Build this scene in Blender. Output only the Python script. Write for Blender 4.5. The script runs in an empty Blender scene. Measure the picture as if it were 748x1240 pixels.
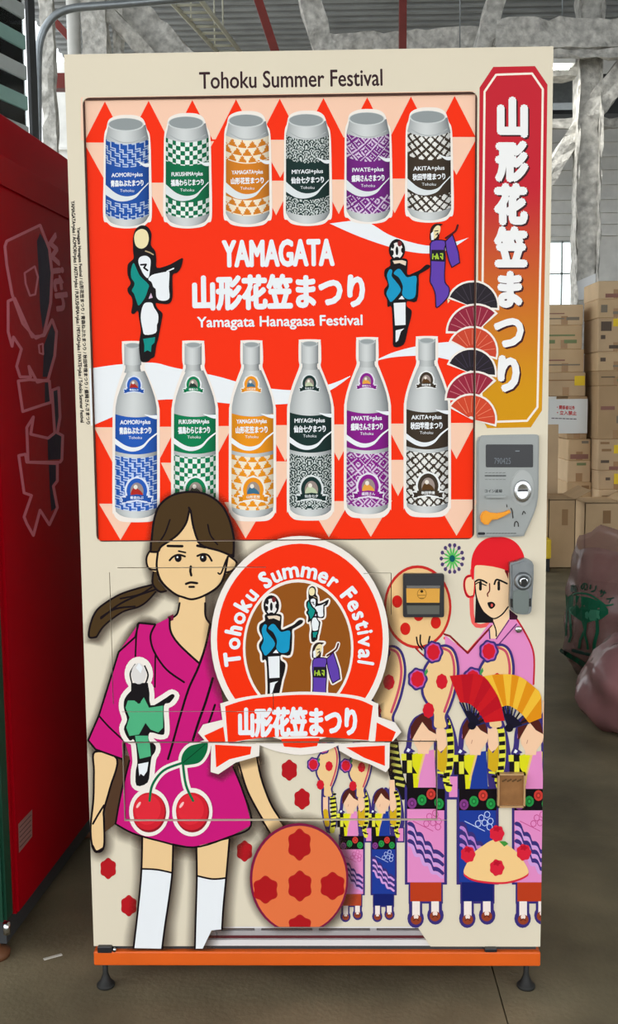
import bpy, bmesh, math, random
from mathutils import Vector, Matrix
from mathutils.geometry import tessellate_polygon, delaunay_2d_cdt
from mathutils.bvhtree import BVHTree
rnd = random.Random(7)
sc = bpy.context.scene
COL = sc.collection

# ---------------------------------------------------------------- camera
IW, IH, F = 748.0, 1240.0, 1300.0
CAM = Vector((0.039, -2.0454, 1.2053))
YAW, PITCH, ROLL = -0.0218, -0.1097, -0.0098
_f = Vector((math.sin(YAW)*math.cos(PITCH), math.cos(YAW)*math.cos(PITCH), math.sin(PITCH)))
_r = Vector((math.cos(YAW), -math.sin(YAW), 0)); _u = _r.cross(_f)
CR = _r*math.cos(ROLL) + _u*math.sin(ROLL); CU = -_r*math.sin(ROLL) + _u*math.cos(ROLL); CF = _f
cd = bpy.data.cameras.new('camera'); cd.sensor_fit = 'VERTICAL'; cd.sensor_height = 36.0
cd.lens = F*36.0/IH; cd.clip_start = 0.05; cd.clip_end = 200
cam = bpy.data.objects.new('camera', cd); COL.objects.link(cam)
cam.matrix_world = Matrix(((CR.x, CU.x, -CF.x, CAM.x), (CR.y, CU.y, -CF.y, CAM.y), (CR.z, CU.z, -CF.z, CAM.z), (0, 0, 0, 1)))
sc.camera = cam

# ---------------------------------------------------------------- sky, exposure
wd = bpy.data.worlds.new('sky'); sc.world = wd; wd.use_nodes = True
wd.node_tree.nodes['Background'].inputs[0].default_value = (0.93, 0.97, 1.0, 1)
wd.node_tree.nodes['Background'].inputs[1].default_value = 1.75
sc.view_settings.view_transform = 'Standard'; sc.view_settings.look = 'None'
sc.view_settings.gamma = 1.0; sc.view_settings.exposure = 0.60
sc.view_settings.use_curve_mapping = False

# ---------------------------------------------------------------- helpers
def lin(c):
    c = c/255.0
    return c/12.92 if c <= 0.04045 else ((c+0.055)/1.055)**2.4
def rgb(r, g, b, k=0.92): return (lin(r)*k, lin(g)*k, lin(b)*k, 1.0)
def ray(px, py): return (CF + CR*((px-IW/2)/F) - CU*((py-IH/2)/F))
def at(px, py, Y):
    d = ray(px, py); return CAM + d*((Y-CAM.y)/d.y)
def on_floor(px, py, z=0.0):
    d = ray(px, py); return CAM + d*((z-CAM.z)/d.z)

def mat(name, col, rough=0.6, metal=0.0, spec=0.35, noise=0, nscale=8.0, bump=0, bscale=30.0, col2=None, emit=0):
    m = bpy.data.materials.new(name); m.use_nodes = True
    nt = m.node_tree; b = nt.nodes['Principled BSDF']
    b.inputs['Roughness'].default_value = rough; b.inputs['Metallic'].default_value = metal
    b.inputs['Specular IOR Level'].default_value = spec
    b.inputs['Base Color'].default_value = col
    if emit:
        b.inputs['Emission Color'].default_value = col; b.inputs['Emission Strength'].default_value = emit
    if noise or bump:
        tc = nt.nodes.new('ShaderNodeTexCoord')
    if noise:
        n = nt.nodes.new('ShaderNodeTexNoise'); n.inputs['Scale'].default_value = nscale; n.inputs['Detail'].default_value = 6
        nt.links.new(tc.outputs['Object'], n.inputs['Vector'])
        r = nt.nodes.new('ShaderNodeValToRGB')
        c2 = col2 or tuple([min(1, x*(1+noise)) for x in col[:3]]+[1])
        c1 = tuple([x*(1-noise) for x in col[:3]]+[1])
        r.color_ramp.elements[0].color = c1; r.color_ramp.elements[0].position = 0.3
        r.color_ramp.elements[1].color = c2; r.color_ramp.elements[1].position = 0.72
        nt.links.new(n.outputs['Fac'], r.inputs['Fac']); nt.links.new(r.outputs['Color'], b.inputs['Base Color'])
    if bump:
        n2 = nt.nodes.new('ShaderNodeTexNoise'); n2.inputs['Scale'].default_value = bscale; n2.inputs['Detail'].default_value = 5
        nt.links.new(tc.outputs['Object'], n2.inputs['Vector'])
        bp = nt.nodes.new('ShaderNodeBump'); bp.inputs['Strength'].default_value = bump; bp.inputs['Distance'].default_value = 0.02
        nt.links.new(n2.outputs['Fac'], bp.inputs['Height']); nt.links.new(bp.outputs['Normal'], b.inputs['Normal'])
    return m

def link(o, parent=None):
    COL.objects.link(o)
    if parent is not None:
        o.parent = parent
        if parent.type == 'EMPTY': o.location = -parent.location
    return o
def mesh_obj(name, verts, faces, material, parent=None, smooth=False):
    me = bpy.data.meshes.new(name); me.from_pydata([tuple(v) for v in verts], [], faces); me.update()
    if material: me.materials.append(material)
    if smooth:
        for p in me.polygons: p.use_smooth = True
    return link(bpy.data.objects.new(name, me), parent)
def bm_obj(name, bm, material, parent=None, smooth=False):
    me = bpy.data.meshes.new(name); bm.to_mesh(me); bm.free()
    for m in (material if isinstance(material, (list, tuple)) else [material]): me.materials.append(m)
    if smooth:
        for p in me.polygons: p.use_smooth = True
    return link(bpy.data.objects.new(name, me), parent)
def thing(name, label, cat, loc=(0, 0, 0), group=None):
    o = bpy.data.objects.new(name, None); o.location = loc; o.empty_display_size = 0.1; COL.objects.link(o)
    o['label'] = label; o['category'] = cat
    if group: o['group'] = group
    return o
def tag(o, label, cat, group=None):
    o['label'] = label; o['category'] = cat
    if group: o['group'] = group
    return o
def struct(o): o['kind'] = 'structure'; return o

def bbox_bm(bm, lo, hi, bevel=0, seg=2, M=None):
    g = bmesh.ops.create_cube(bm, size=1.0)['verts']
    for v in g:
        v.co = Vector([lo[i] + (v.co[i]+0.5)*(hi[i]-lo[i]) for i in range(3)])
    if bevel:
        es = list({e for v in g for e in v.link_edges})
        r = bmesh.ops.bevel(bm, geom=es, offset=bevel, segments=seg, affect='EDGES', profile=0.5)
        g = list({v for f in r['faces'] for v in f.verts} | {v for v in g if v.is_valid})
    if M is not None:
        for v in g: v.co = M @ v.co
    return g
def box(name, lo, hi, material, parent=None, bevel=0, seg=2, M=None):
    bm = bmesh.new(); bbox_bm(bm, lo, hi, bevel, seg)
    if M is not None: bm.transform(M)
    return bm_obj(name, bm, material, parent)
def lathe_bm(bm, prof, n=20, M=None):
    rings = []
    for r, z in prof:
        ring = []
        for k in range(n):
            a = 2*math.pi*k/n; p = Vector((r*math.cos(a), r*math.sin(a), z))
            ring.append(bm.verts.new(M @ p if M is not None else p))
        rings.append(ring)
    for a, b in zip(rings, rings[1:]):
        for k in range(n): bm.faces.new((a[k], a[(k+1) % n], b[(k+1) % n], b[k]))
    bm.faces.new(rings[0][::-1]); bm.faces.new(rings[-1])
def lathe(name, prof, material, parent=None, M=None, n=20, smooth=True):
    bm = bmesh.new(); lathe_bm(bm, prof, n, M)
    bmesh.ops.recalc_face_normals(bm, faces=bm.faces[:])
    return bm_obj(name, bm, material, parent, smooth)
def tube(name, pts, r, material, parent=None, n=8, closed=False):
    bm = bmesh.new(); pts = [Vector(p) for p in pts]; rings = []
    for i, p in enumerate(pts):
        t = (pts[min(i+1, len(pts)-1)] - pts[max(i-1, 0)]).normalized()
        a = t.cross(Vector((0, 0, 1)))
        if a.length < 1e-3: a = t.cross(Vector((0, 1, 0)))
        a.normalize(); b = t.cross(a)
        rings.append([bm.verts.new(p + a*r*math.cos(2*math.pi*k/n) + b*r*math.sin(2*math.pi*k/n)) for k in range(n)])
    for a, b in zip(rings, rings[1:]):
        for k in range(n): bm.faces.new((a[k], a[(k+1) % n], b[(k+1) % n], b[k]))
    bm.faces.new(rings[0][::-1]); bm.faces.new(rings[-1])
    bmesh.ops.recalc_face_normals(bm, faces=bm.faces[:])
    return bm_obj(name, bm, material, parent, True)
def lumpy_bar(name, p0, p1, w, d, material, amp=0.03, step=0.12, parent=None):
    """a beam or column coated with rough sprayed fireproofing: real uneven surface"""
    p0, p1 = Vector(p0), Vector(p1); t = (p1-p0).normalized(); L = (p1-p0).length
    s = t.cross(Vector((0, 1, 0)))
    if s.length < 1e-3: s = Vector((1, 0, 0))
    s.normalize(); q = t.cross(s); n = max(4, int(L/step)); bm = bmesh.new(); rings = []
    sh = [(-1, -1), (0, -1.04), (1, -1), (1.04, 0), (1, 1), (0, 1.04), (-1, 1), (-1.04, 0)]
    for i in range(n+1):
        c = p0 + t*(L*i/n); ring = []
        for a, b in sh:
            j = 1 + rnd.uniform(-amp, amp)/w*2
            ring.append(bm.verts.new(c + s*(a*w/2*j) + q*(b*d/2*j) + t*rnd.uniform(-.3, .3)*step*.5*(0 < i < n)))
        rings.append(ring)
    for a, b in zip(rings, rings[1:]):
        for k in range(8): bm.faces.new((a[k], a[(k+1) % 8], b[(k+1) % 8], b[k]))
    bm.faces.new(rings[0][::-1]); bm.faces.new(rings[-1])
    bmesh.ops.recalc_face_normals(bm, faces=bm.faces[:])
    return bm_obj(name, bm, material, parent, False)

# ---------------------------------------------------------------- flat print: coloured vinyl shapes laid on a surface
def ink_mat(name, alpha=False, rough=0.45):
    m = bpy.data.materials.new(name); m.use_nodes = True; nt = m.node_tree; b = nt.nodes['Principled BSDF']
    a = nt.nodes.new('ShaderNodeAttribute'); a.attribute_name = 'ink'; a.attribute_type = 'GEOMETRY'
    n = nt.nodes.new('ShaderNodeTexNoise'); n.inputs['Scale'].default_value = 60
    tc = nt.nodes.new('ShaderNodeTexCoord'); nt.links.new(tc.outputs['Object'], n.inputs['Vector'])
    mr = nt.nodes.new('ShaderNodeMapRange'); mr.inputs['To Min'].default_value = rough-.05; mr.inputs['To Max'].default_value = rough+.08
    nt.links.new(n.outputs['Fac'], mr.inputs['Value']); nt.links.new(mr.outputs['Result'], b.inputs['Roughness'])
    nt.links.new(a.outputs['Color'], b.inputs['Base Color']); b.inputs['Specular IOR Level'].default_value = 0.07
    if alpha: nt.links.new(a.outputs['Alpha'], b.inputs['Alpha'])
    return m
INK = ink_mat('printed_vinyl'); INKA = ink_mat('printed_vinyl_soft_edge', True)
LAYER = 1.6e-5

def cat(pts, closed=True, n=5):
    out = []; N = len(pts); rng = range(N if closed else N-1)
    for i in rng:
        if closed: p0, p1, p2, p3 = pts[i-1], pts[i], pts[(i+1) % N], pts[(i+2) % N]
        else: p0, p1, p2, p3 = pts[max(i-1, 0)], pts[i], pts[i+1], pts[min(i+2, N-1)]
        for k in range(n):
            t = k/n; t2 = t*t; t3 = t2*t
            out.append(tuple(0.5*(2*p1[j] + (p2[j]-p0[j])*t + (2*p0[j]-5*p1[j]+4*p2[j]-p3[j])*t2 + (3*p1[j]-p0[j]-3*p2[j]+p3[j])*t3) for j in (0, 1)))
    if not closed: out.append(tuple(pts[-1]))
    return out
def ellp(cx, cy, rx, ry, n=28, a0=0, a1=2*math.pi, rot=0):
    full = abs(a1-a0) > 6.28; m = n if full else n+1; o = []
    c, s = math.cos(rot), math.sin(rot)
    for k in range(m):
        a = a0 + (a1-a0)*k/n; x, y = rx*math.cos(a), -ry*math.sin(a)
        o.append((cx + x*c - y*s, cy + x*s + y*c))
    return o
def rrect(x0, y0, x1, y1, r, n=4):
    o = []
    for cx, cy, a in ((x1-r, y0+r, 0), (x0+r, y0+r, 1), (x0+r, y1-r, 2), (x1-r, y1-r, 3)):
        for k in range(n+1):
            t = (a + k/n)*math.pi/2; o.append((cx + r*math.cos(t), cy - r*math.sin(t)))
    return o
def Z(ox, oy, s):
    def f(*pts): return [(ox + p[0]/s, oy + p[1]/s) for p in pts]
    return f
_tcache = {}
def text_mesh(s, bold=0.0):
    k = (s, bold)
    if k not in _tcache:
        cu = bpy.data.curves.new('t', 'FONT'); cu.body = s; cu.size = 1; cu.offset = bold; cu.resolution_u = 3
        ob = bpy.data.objects.new('t', cu); COL.objects.link(ob)
        me = bpy.data.meshes.new_from_object(ob.evaluated_get(bpy.context.evaluated_depsgraph_get()))
        me.calc_loop_triangles()
        v = [(p.co.x, p.co.y) for p in me.vertices]; t = [tuple(x.vertices) for x in me.loop_triangles]
        bpy.data.objects.remove(ob); bpy.data.curves.remove(cu); bpy.data.meshes.remove(me)
        _tcache[k] = (v, t)
    return _tcache[k]

def union(P, T):
    """overlapping triangles merged into one sheet that does not overlap itself"""
    if len(T) < 2: return P, T
    x0, y0 = P[0]
    r = delaunay_2d_cdt([Vector((p[0]-x0, p[1]-y0)) for p in P], [], [list(t) for t in T], 0, 1e-5, True)
    return [(v.x+x0, v.y+y0) for v in r[0]], [tuple(f) for f, o in zip(r[2], r[5]) if o and len(f) == 3]
class Surf:
    """a flat surface in the place: origin, axes; picture points are carried onto it"""
    def __init__(s, O, U, V):
        s.O = Vector(O); s.U = Vector(U).normalized(); s.V = Vector(V).normalized(); s.N = s.U.cross(s.V).normalized(); s.front = False
        if s.N.dot(CAM - s.O) < 0: s.N = -s.N
    def uv(s, p):
        d = ray(*p); q = CAM + d*((s.O-CAM).dot(s.N)/d.dot(s.N)) - s.O
        return (q.dot(s.U), q.dot(s.V))
    def p3(s, uv, h): return s.O + s.U*uv[0] + s.V*uv[1] + s.N*h

class Print:
    def __init__(s, surf, base=1):
        s.sf = surf; s.L = base; s.items = []
    def tri(s, pts, tris, cols, alpha=False):
        s.items.append((pts, tris, cols, s.L, alpha)); s.L += 1; return s
    def fill(s, pts, col, smooth=False, n=5):
        if smooth: pts = cat(pts, True, n)
        t = tessellate_polygon([[Vector((p[0], p[1], 0)) for p in pts]])
        return s.tri(pts, [tuple(x) for x in t], [col]*len(pts))
    def grad(s, pts, fn, smooth=False):
        """fill whose printed colour is a function of the point, cut into horizontal strips"""
        if smooth: pts = cat(pts)
        bm = bmesh.new(); vs = [bm.verts.new((p[0], p[1], 0)) for p in pts]
        for t in tessellate_polygon([[Vector((p[0], p[1], 0)) for p in pts]]):
            try: bm.faces.new([vs[i] for i in t])
            except ValueError: pass
        ys = [p[1] for p in pts]
        for k in range(1, 24):
            y = min(ys) + (max(ys)-min(ys))*k/24
            bmesh.ops.bisect_plane(bm, geom=bm.verts[:]+bm.edges[:]+bm.faces[:], plane_co=(0, y, 0), plane_no=(0, 1, 0))
        bmesh.ops.triangulate(bm, faces=bm.faces[:]); bm.verts.index_update()
        P = [(v.co.x, v.co.y) for v in bm.verts]; T = [tuple(v.index for v in f.verts) for f in bm.faces]; bm.free()
        return s.tri(P, T, [fn(*p) for p in P])
    def line(s, pts, w, col, smooth=False, closed=False, n=5):
        if smooth: pts = cat(pts, closed, n)
        th = [pts[0]]
        for p in pts[1:]:
            if math.hypot(p[0]-th[-1][0], p[1]-th[-1][1]) > max(.5, w*.3): th.append(p)
        if th[-1] != pts[-1]: th.append(pts[-1])
        pts = th + [th[0]] if closed else th
        P, T = [], []
        for (x0, y0), (x1, y1) in zip(pts, pts[1:]):
            dx, dy = x1-x0, y1-y0; l = math.hypot(dx, dy)
            if l < 1e-6: continue
            nx, ny = -dy/l*w/2, dx/l*w/2; b = len(P)
            P += [(x0+nx, y0+ny), (x1+nx, y1+ny), (x1-nx, y1-ny), (x0-nx, y0-ny)]; T += [(b+3, b+2, b+1, b)]
        for (x, y) in pts:
            b = len(P); P += [(x + w/2*math.cos(a*math.pi/4), y + w/2*math.sin(a*math.pi/4)) for a in range(8)]
            T.append(tuple(range(b, b+8)))
        P, T = union(P, T)
        return s.tri(P, T, [col]*len(P))
    def ell(s, cx, cy, rx, ry, col, rot=0, n=24): return s.fill(ellp(cx, cy, rx, ry, n, rot=rot), col)
    def ring(s, cx, cy, rx, ry, w, col): return s.line(ellp(cx, cy, rx, ry, 36), w, col, closed=True)
    def flower(s, cx, cy, rx, ry, col, k=6, dip=.1, ph=0.0):
        return s.fill([(cx + rx*(1-dip+dip*math.cos(k*(a*math.pi/24+ph)))*math.cos(a*math.pi/24), cy + ry*(1-dip+dip*math.cos(k*(a*math.pi/24+ph)))*math.sin(a*math.pi/24)) for a in range(48)], col)
    def soft(s, pts, w, col, a, smooth=True, dx=0, dy=0):
        """a printed soft-edged dark halo round a shape"""
        if smooth: pts = cat(pts)
        pts = [(x+dx, y+dy) for x, y in pts]; N = len(pts)
        ar = sum(pts[i-1][0]*pts[i][1] - pts[i][0]*pts[i-1][1] for i in range(N)); sg = 1 if ar > 0 else -1
        out = []
        for i in range(N):
            tx, ty = pts[(i+1) % N][0]-pts[i-1][0], pts[(i+1) % N][1]-pts[i-1][1]; l = math.hypot(tx, ty) or 1
            out.append((pts[i][0] + sg*ty/l*w, pts[i][1] - sg*tx/l*w))
        c0 = col[:3]+(a,); c1 = col[:3]+(0.0,)
        T = []
        for i in range(N):
            j = (i+1) % N; T += [(i, j, N+j), (i, N+j, N+i)]
        s.tri(pts+out, T, [c0]*N+[c1]*N, True); s.L -= 1
        return s.tri(pts, [tuple(x) for x in tessellate_polygon([[Vector((p[0], p[1], 0)) for p in pts]])], [c0]*N, True)
    def text(s, txt, cx, cy, w, h, col, rot=0.0, bold=0.0):
        v, t = text_mesh(txt, 0.0); bd = bold*h*1.25
        w = max(w-2*bd, w*.45); h = max(h-2*bd, h*.6)
        xs = [p[0] for p in v]; ys = [p[1] for p in v]
        x0, x1, y0, y1 = min(xs), max(xs), min(ys), max(ys); c, sn = math.cos(rot), math.sin(rot); P = []
        for x, y in v:
            a = ((x-x0)/(x1-x0)-.5)*w; b = -((y-y0)/(y1-y0)-.5)*h
            P.append((cx + a*c - b*sn, cy + a*sn + b*c))
        if bd < .08: return s.tri(P, t, [col]*len(P))
        for dx, dy in [(1, 0), (-1, 0), (0, 1), (0, -1)] + ([(.7, .7), (-.7, .7), (.7, -.7), (-.7, -.7)] if bd > .7 else []):   # heavier lettering: glyph spread by its stroke gain
            s.tri([(x+dx*bd, y+dy*bd) for x, y in P], t, [col]*len(P))
        return s
    def cells(s, rows, nx, fn):
        """rows: (y, xleft, xright, bow); fn(u, row, x, y) gives the printed colour of each small cell"""
        P, T, C = [], [], []
        for i in range(len(rows)-1):
            for k in range(nx):
                u0, u1 = k/nx, (k+1)/nx; q = []
                for (y, a, b, bow), u in ((rows[i], u0), (rows[i], u1), (rows[i+1], u1), (rows[i+1], u0)):
                    q.append((a+(b-a)*u, y + bow*(1-(2*u-1)**2)))
                cx = sum(p[0] for p in q)/4; cy = sum(p[1] for p in q)/4
                c = fn((u0+u1)/2, i, cx, cy)
                if c is None: continue
                b0 = len(P); P += q; T += [(b0, b0+1, b0+2), (b0, b0+2, b0+3)]; C += [c]*4
        return s.tri(P, T, C)
    def build(s, name, parent, surf=None):
        V, FA, CO, MI = [], [], [], []
        for pts, tris, cols, L, al in s.items:
            b = len(V)
            for p, c in zip(pts, cols):
                u, v = s.sf.uv(p); V.append((u, v, L*LAYER)); CO.append(c)
            for t in tris: FA.append((b+t[0], b+t[1], b+t[2])); MI.append(1 if al else 0)
        bm = bmesh.new(); cl = bm.loops.layers.float_color.new('ink')
        bv = [bm.verts.new(v) for v in V]
        for f, mi in zip(FA, MI):
            try: g = bm.faces.new([bv[i] for i in f])
            except ValueError: continue
            g.material_index = mi
            for lp, i in zip(g.loops, f): lp[cl] = CO[i]
        if s.sf.front: s.sf.cut(bm)
        for v in bm.verts: v.co = s.sf.p3((v.co.x, v.co.y), v.co.z)
        for f in bm.faces:
            f.normal_update()
            if f.normal.dot(s.sf.N) < 0: f.normal_flip()
        return bm_obj(name, bm, [INK, INKA], parent)
# ================================================================ the building
M_conc = mat('concrete_floor', rgb(112, 102, 80), rough=0.6, spec=0.2, noise=0.26, nscale=3.5, bump=0.12, bscale=90, col2=rgb(140, 128, 102))
M_joint = mat('floor_joint', rgb(112, 102, 80), rough=0.9)
M_deck = mat('steel_deck', rgb(160, 164, 166), rough=0.6, metal=0.0, noise=0.15, nscale=3)
M_fire = mat('sprayed_fireproofing', rgb(206, 204, 198), rough=0.95, spec=0.1, noise=0.36, nscale=14, bump=0.8, bscale=26)
M_red = mat('red_primer_steel', rgb(128, 52, 46), rough=0.6, noise=0.15, nscale=6)
M_wall = mat('pale_wall_cladding', rgb(236, 235, 230), rough=0.7, noise=0.10, nscale=5)
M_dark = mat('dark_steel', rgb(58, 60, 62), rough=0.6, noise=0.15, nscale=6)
M_galv = mat('galvanised_steel', rgb(150, 156, 160), rough=0.35, metal=0.6, noise=0.12, nscale=20)
M_frame = mat('pale_window_frame', rgb(196, 204, 202), rough=0.5, noise=.05)
M_teal = mat('pale_teal_frame', rgb(150, 192, 182), rough=0.45, noise=.06, nscale=12)
def glass(name):
    m = bpy.data.materials.new(name); m.use_nodes = True; nt = m.node_tree; nt.nodes.remove(nt.nodes['Principled BSDF'])
    t = nt.nodes.new('ShaderNodeBsdfTransparent'); t.inputs[0].default_value = (.93, .97, .96, 1); g = nt.nodes.new('ShaderNodeBsdfGlossy'); g.inputs['Roughness'].default_value = .05
    mx = nt.nodes.new('ShaderNodeMixShader'); fr = nt.nodes.new('ShaderNodeFresnel')
    nt.links.new(fr.outputs[0], mx.inputs[0]); nt.links.new(t.outputs[0], mx.inputs[1]); nt.links.new(g.outputs[0], mx.inputs[2])
    nt.links.new(mx.outputs[0], nt.nodes['Material Output'].inputs[0]); return m
M_glass = glass('window_glass')

# floor of cast slabs with sawn joints
floor = struct(box('floor', (-15, -14, -0.25), (15, 16, -0.012), M_joint))
JX = on_floor(607, 1212).x; JY = on_floor(700, 1013).y
xs = [-15, JX-8, JX-4, JX, JX+4, JX+8, 15]; ys = [-14, JY-8, JY-4, JY, JY+4, JY+8, 16]
for i in range(6):
    for j in range(6):
        box('slab', (xs[i]+.0014, ys[j]+.0014, -0.02), (xs[i+1]-.0014, ys[j+1]-.0014, 0), M_conc, floor)

# ceiling: ribbed steel deck
CZ = 6.2
bm = bmesh.new(); y = -7.0; prof = []
while y < 15.3:
    prof += [(y, CZ), (y+.10, CZ), (y+.13, CZ+.07), (y+.20, CZ+.07), (y+.23, CZ)]; y += .23
a = [bm.verts.new((-3.9, p[0], p[1])) for p in prof]; b = [bm.verts.new((15, p[0], p[1])) for p in prof]
for k in range(len(prof)-1):
    try: bm.faces.new((a[k], a[k+1], b[k+1], b[k]))
    except ValueError: pass
bmesh.ops.recalc_face_normals(bm, faces=bm.faces[:])
struct(bm_obj('ceiling', bm, M_deck))
struct(box('roof_slab', (-3.9, -7, CZ+.10), (15, 15.3, CZ+.3), M_dark))['label'] = 'dark roof slab above the steel deck'

# back wall with one window in view; the unseen ones are added to let in light
WY = 15.0
zb_, zt_ = at(680, 371, WY).z, at(680, 291, WY).z
wx0 = at(658, 330, WY).x; wx1 = at(703, 330, WY).x; ww = wx1-wx0
wins = [wx0 + k*(ww+.9) for k in (-4, -3, -2, -1, 0, 1, 2)]
wall = None; bm = bmesh.new()
bbox_bm(bm, (-4.2, WY, 0), (15, WY+.15, zb_)); bbox_bm(bm, (-4.2, WY, zt_), (15, WY+.15, CZ+.1))
edges = [-4.2] + [e for w in wins for e in (w, w+ww)] + [15]
for k in range(0, len(edges), 2): bbox_bm(bm, (edges[k], WY, zb_), (edges[k+1], WY+.15, zt_))
wall = struct(bm_obj('wall_back', bm, M_wall))
for z in [at(690, p, WY-.1).z for p in (284, 270, 256, 240, 222, 204, 188, 170)]:      # horizontal rails on the cladding
    box('cladding_rail', (-4.2, WY-.07, z-.018), (15, WY+.005, z+.018), M_wall, wall)
for i, w in enumerate(wins):
    wo = struct(thing('window_%d' % (i+1), 'x', 'x', ((w+ww/2), WY+.05, zb_))); del wo['label'], wo['category']
    bm = bmesh.new(); t = .03
    for lo, hi in (((w, zb_), (w+ww, zb_+t)), ((w, zt_-t), (w+ww, zt_)), ((w, zb_), (w+t, zt_)), ((w+ww-t, zb_), (w+ww, zt_)),
                   ((w+ww/2-.012, zb_), (w+ww/2+.012, zt_)), ((w, (zb_+zt_)/2-.012), (w+ww, (zb_+zt_)/2+.012))):
        bbox_bm(bm, (lo[0], WY+.02, lo[1]), (hi[0], WY+.08, hi[1]))
    bm_obj('window_frame', bm, M_frame, wo)
    for a in (0, 1):
        for c in (0, 1):
            x0 = w+ww/2*a; z0 = zb_+(zt_-zb_)/2*c
            mesh_obj('pane', [(x0, WY+.05, z0), (x0+ww/2, WY+.05, z0), (x0+ww/2, WY+.05, z0+(zt_-zb_)/2), (x0, WY+.05, z0+(zt_-zb_)/2)], [(0, 1, 2, 3)], M_glass, wo)
struct(box('wall_right', (9.0, -3, 0), (9.2, 15, CZ+.1), M_wall))

# side partition with a band of slatted glazing, ends in a dark post
E0 = at(36, 60, 5.0); dr = Vector((-math.sin(.30), -math.cos(.30), 0)); nr = Vector((dr.y, -dr.x, 0))
if nr.dot(CAM-E0) < 0: nr = -nr
PM = Matrix(((dr.x, nr.x, 0, E0.x), (dr.y, nr.y, 0, E0.y), (0, 0, 1, 0), (0, 0, 0, 1)))     # local x along the wall towards us, y out of it
wl = struct(box('wall_left', (0, -.12, 0), (6.0, 0, 2.45), M_wall, M=PM))
box('top_rail', (0, -.12, 4.12), (6.0, .0, CZ+.1), M_wall, wl, M=PM)
w2 = struct(thing('window_8', 'x', 'x', (E0.x, E0.y, 2.45))); del w2['label'], w2['category']
z = 2.45; k = 0
while z < 4.10:
    box('slat', (0.05, -.012, z), (6.0, .004, z+.085), M_teal if k % 2 else M_frame, w2, M=PM)
    box('pane', (0.05, -.010, z+.08), (6.0, -.008, z+.19), M_glass, w2, M=PM)
    z += .185; k += 1
box('window_post', (-.055, -.012, 0), (.02, .012, CZ), M_dark, w2, M=PM)

# steelwork coated with sprayed fireproofing
def pxcol(px0, px1, Y, name='column', m=None, amp=.03):
    a = at((px0+px1)/2, 60, Y); w = (px1-px0)*(Y-CAM.y)/F
    return struct(lumpy_bar(name, (a.x, Y, 0), (a.x, Y, CZ+.05), w, w, m or M_fire, amp=.014))
pxcol(51, 66, 8.0); pxcol(104, 131, 9.2); c3 = pxcol(699, 723, 9.4)
for p_ in (697.5, 724.5):                                                # flange edges standing proud of the coated web
    a = at(p_, 250, 9.28); struct(lumpy_bar('column_flange', (a.x, 9.33, 0), (a.x, 9.33, CZ), 0.025, .2, M_fire, amp=.006))
def pxbeam(p0, p1, Y0, Y1, wpx, name='brace', m=None, amp=.03, d=None):
    a, b = at(*p0, Y0), at(*p1, Y1); w = wpx*((Y0+Y1)/2-CAM.y)/F
    return struct(lumpy_bar(name, a, b, w, d or w, m or M_fire, amp=.018))
pxbeam((129, 14), (200, 90), 9.2, 9.4, 15); pxbeam((140, -6), (232, 92), 9.7, 9.5, 36)
pxbeam((143, -40), (143, 92), 9.5, 9.5, 10)
pxbeam((358, -60), (400, 92), 9.5, 9.5, 24); pxbeam((615, -60), (576, 92), 9.5, 9.5, 19)
pxbeam((395, 56), (800, 40), 10.6, 9.2, 22, 'beam'); pxbeam((600, 46), (800, 44), 9.1, 8.9, 32, 'beam'); pxbeam((630, 66), (800, 64), 9.0, 8.8, 9, 'beam_flange')
pxbeam((712, 140), (765, 75), 9.4, 9.2, 26); pxbeam((705, 150), (655, 226), 9.4, 9.4, 17)
pxbeam((640, 152), (800, 148), 9.8, 9.8, 10, 'beam_flange')
struct(box('dark_girder', (at(560, 120, 11).x, 11.0, at(700, 138, 11).z), (9, 11.25, at(700, 90, 11).z), M_dark))
struct(box('duct', (at(640, 120, 10.6).x, 10.4, at(700, 130, 10.6).z), (at(702, 120, 10.6).x, 10.7, at(700, 104, 10.6).z), M_galv))
k0, k1 = at(117, 92, 9.4), at(711, 88, 9.4); zc_ = (k0.z+k1.z)/2
struct(lumpy_bar('truss_chord', (k0.x, 9.4, zc_), (k1.x, 9.4, zc_), .16, .2, M_fire, amp=.018))       # the braces meet this lower chord between the columns
# bare steel in red primer
def bar(name, p0, p1, w, m):
    p0, p1 = Vector(p0), Vector(p1); t = (p1-p0); q = t.to_track_quat('Z', 'Y').to_matrix().to_4x4()
    return struct(box(name, (-w/2, -w/2, 0), (w/2, w/2, t.length), m, M=Matrix.Translation(p0) @ q))
bar('steel_brace', at(304, -26, 9.4), at(342, 90, 9.4), .085, M_red)
bar('steel_brace', at(488, -60, 9.3), at(487, 92, 9.4), .075, M_red); bar('steel_brace', at(52, 10, 9.6), at(86, 48, 9.6), .07, M_red)
bar('steel_beam', at(58, 100, 8.6), at(100, 100, 8.6), .14, M_red)
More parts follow.
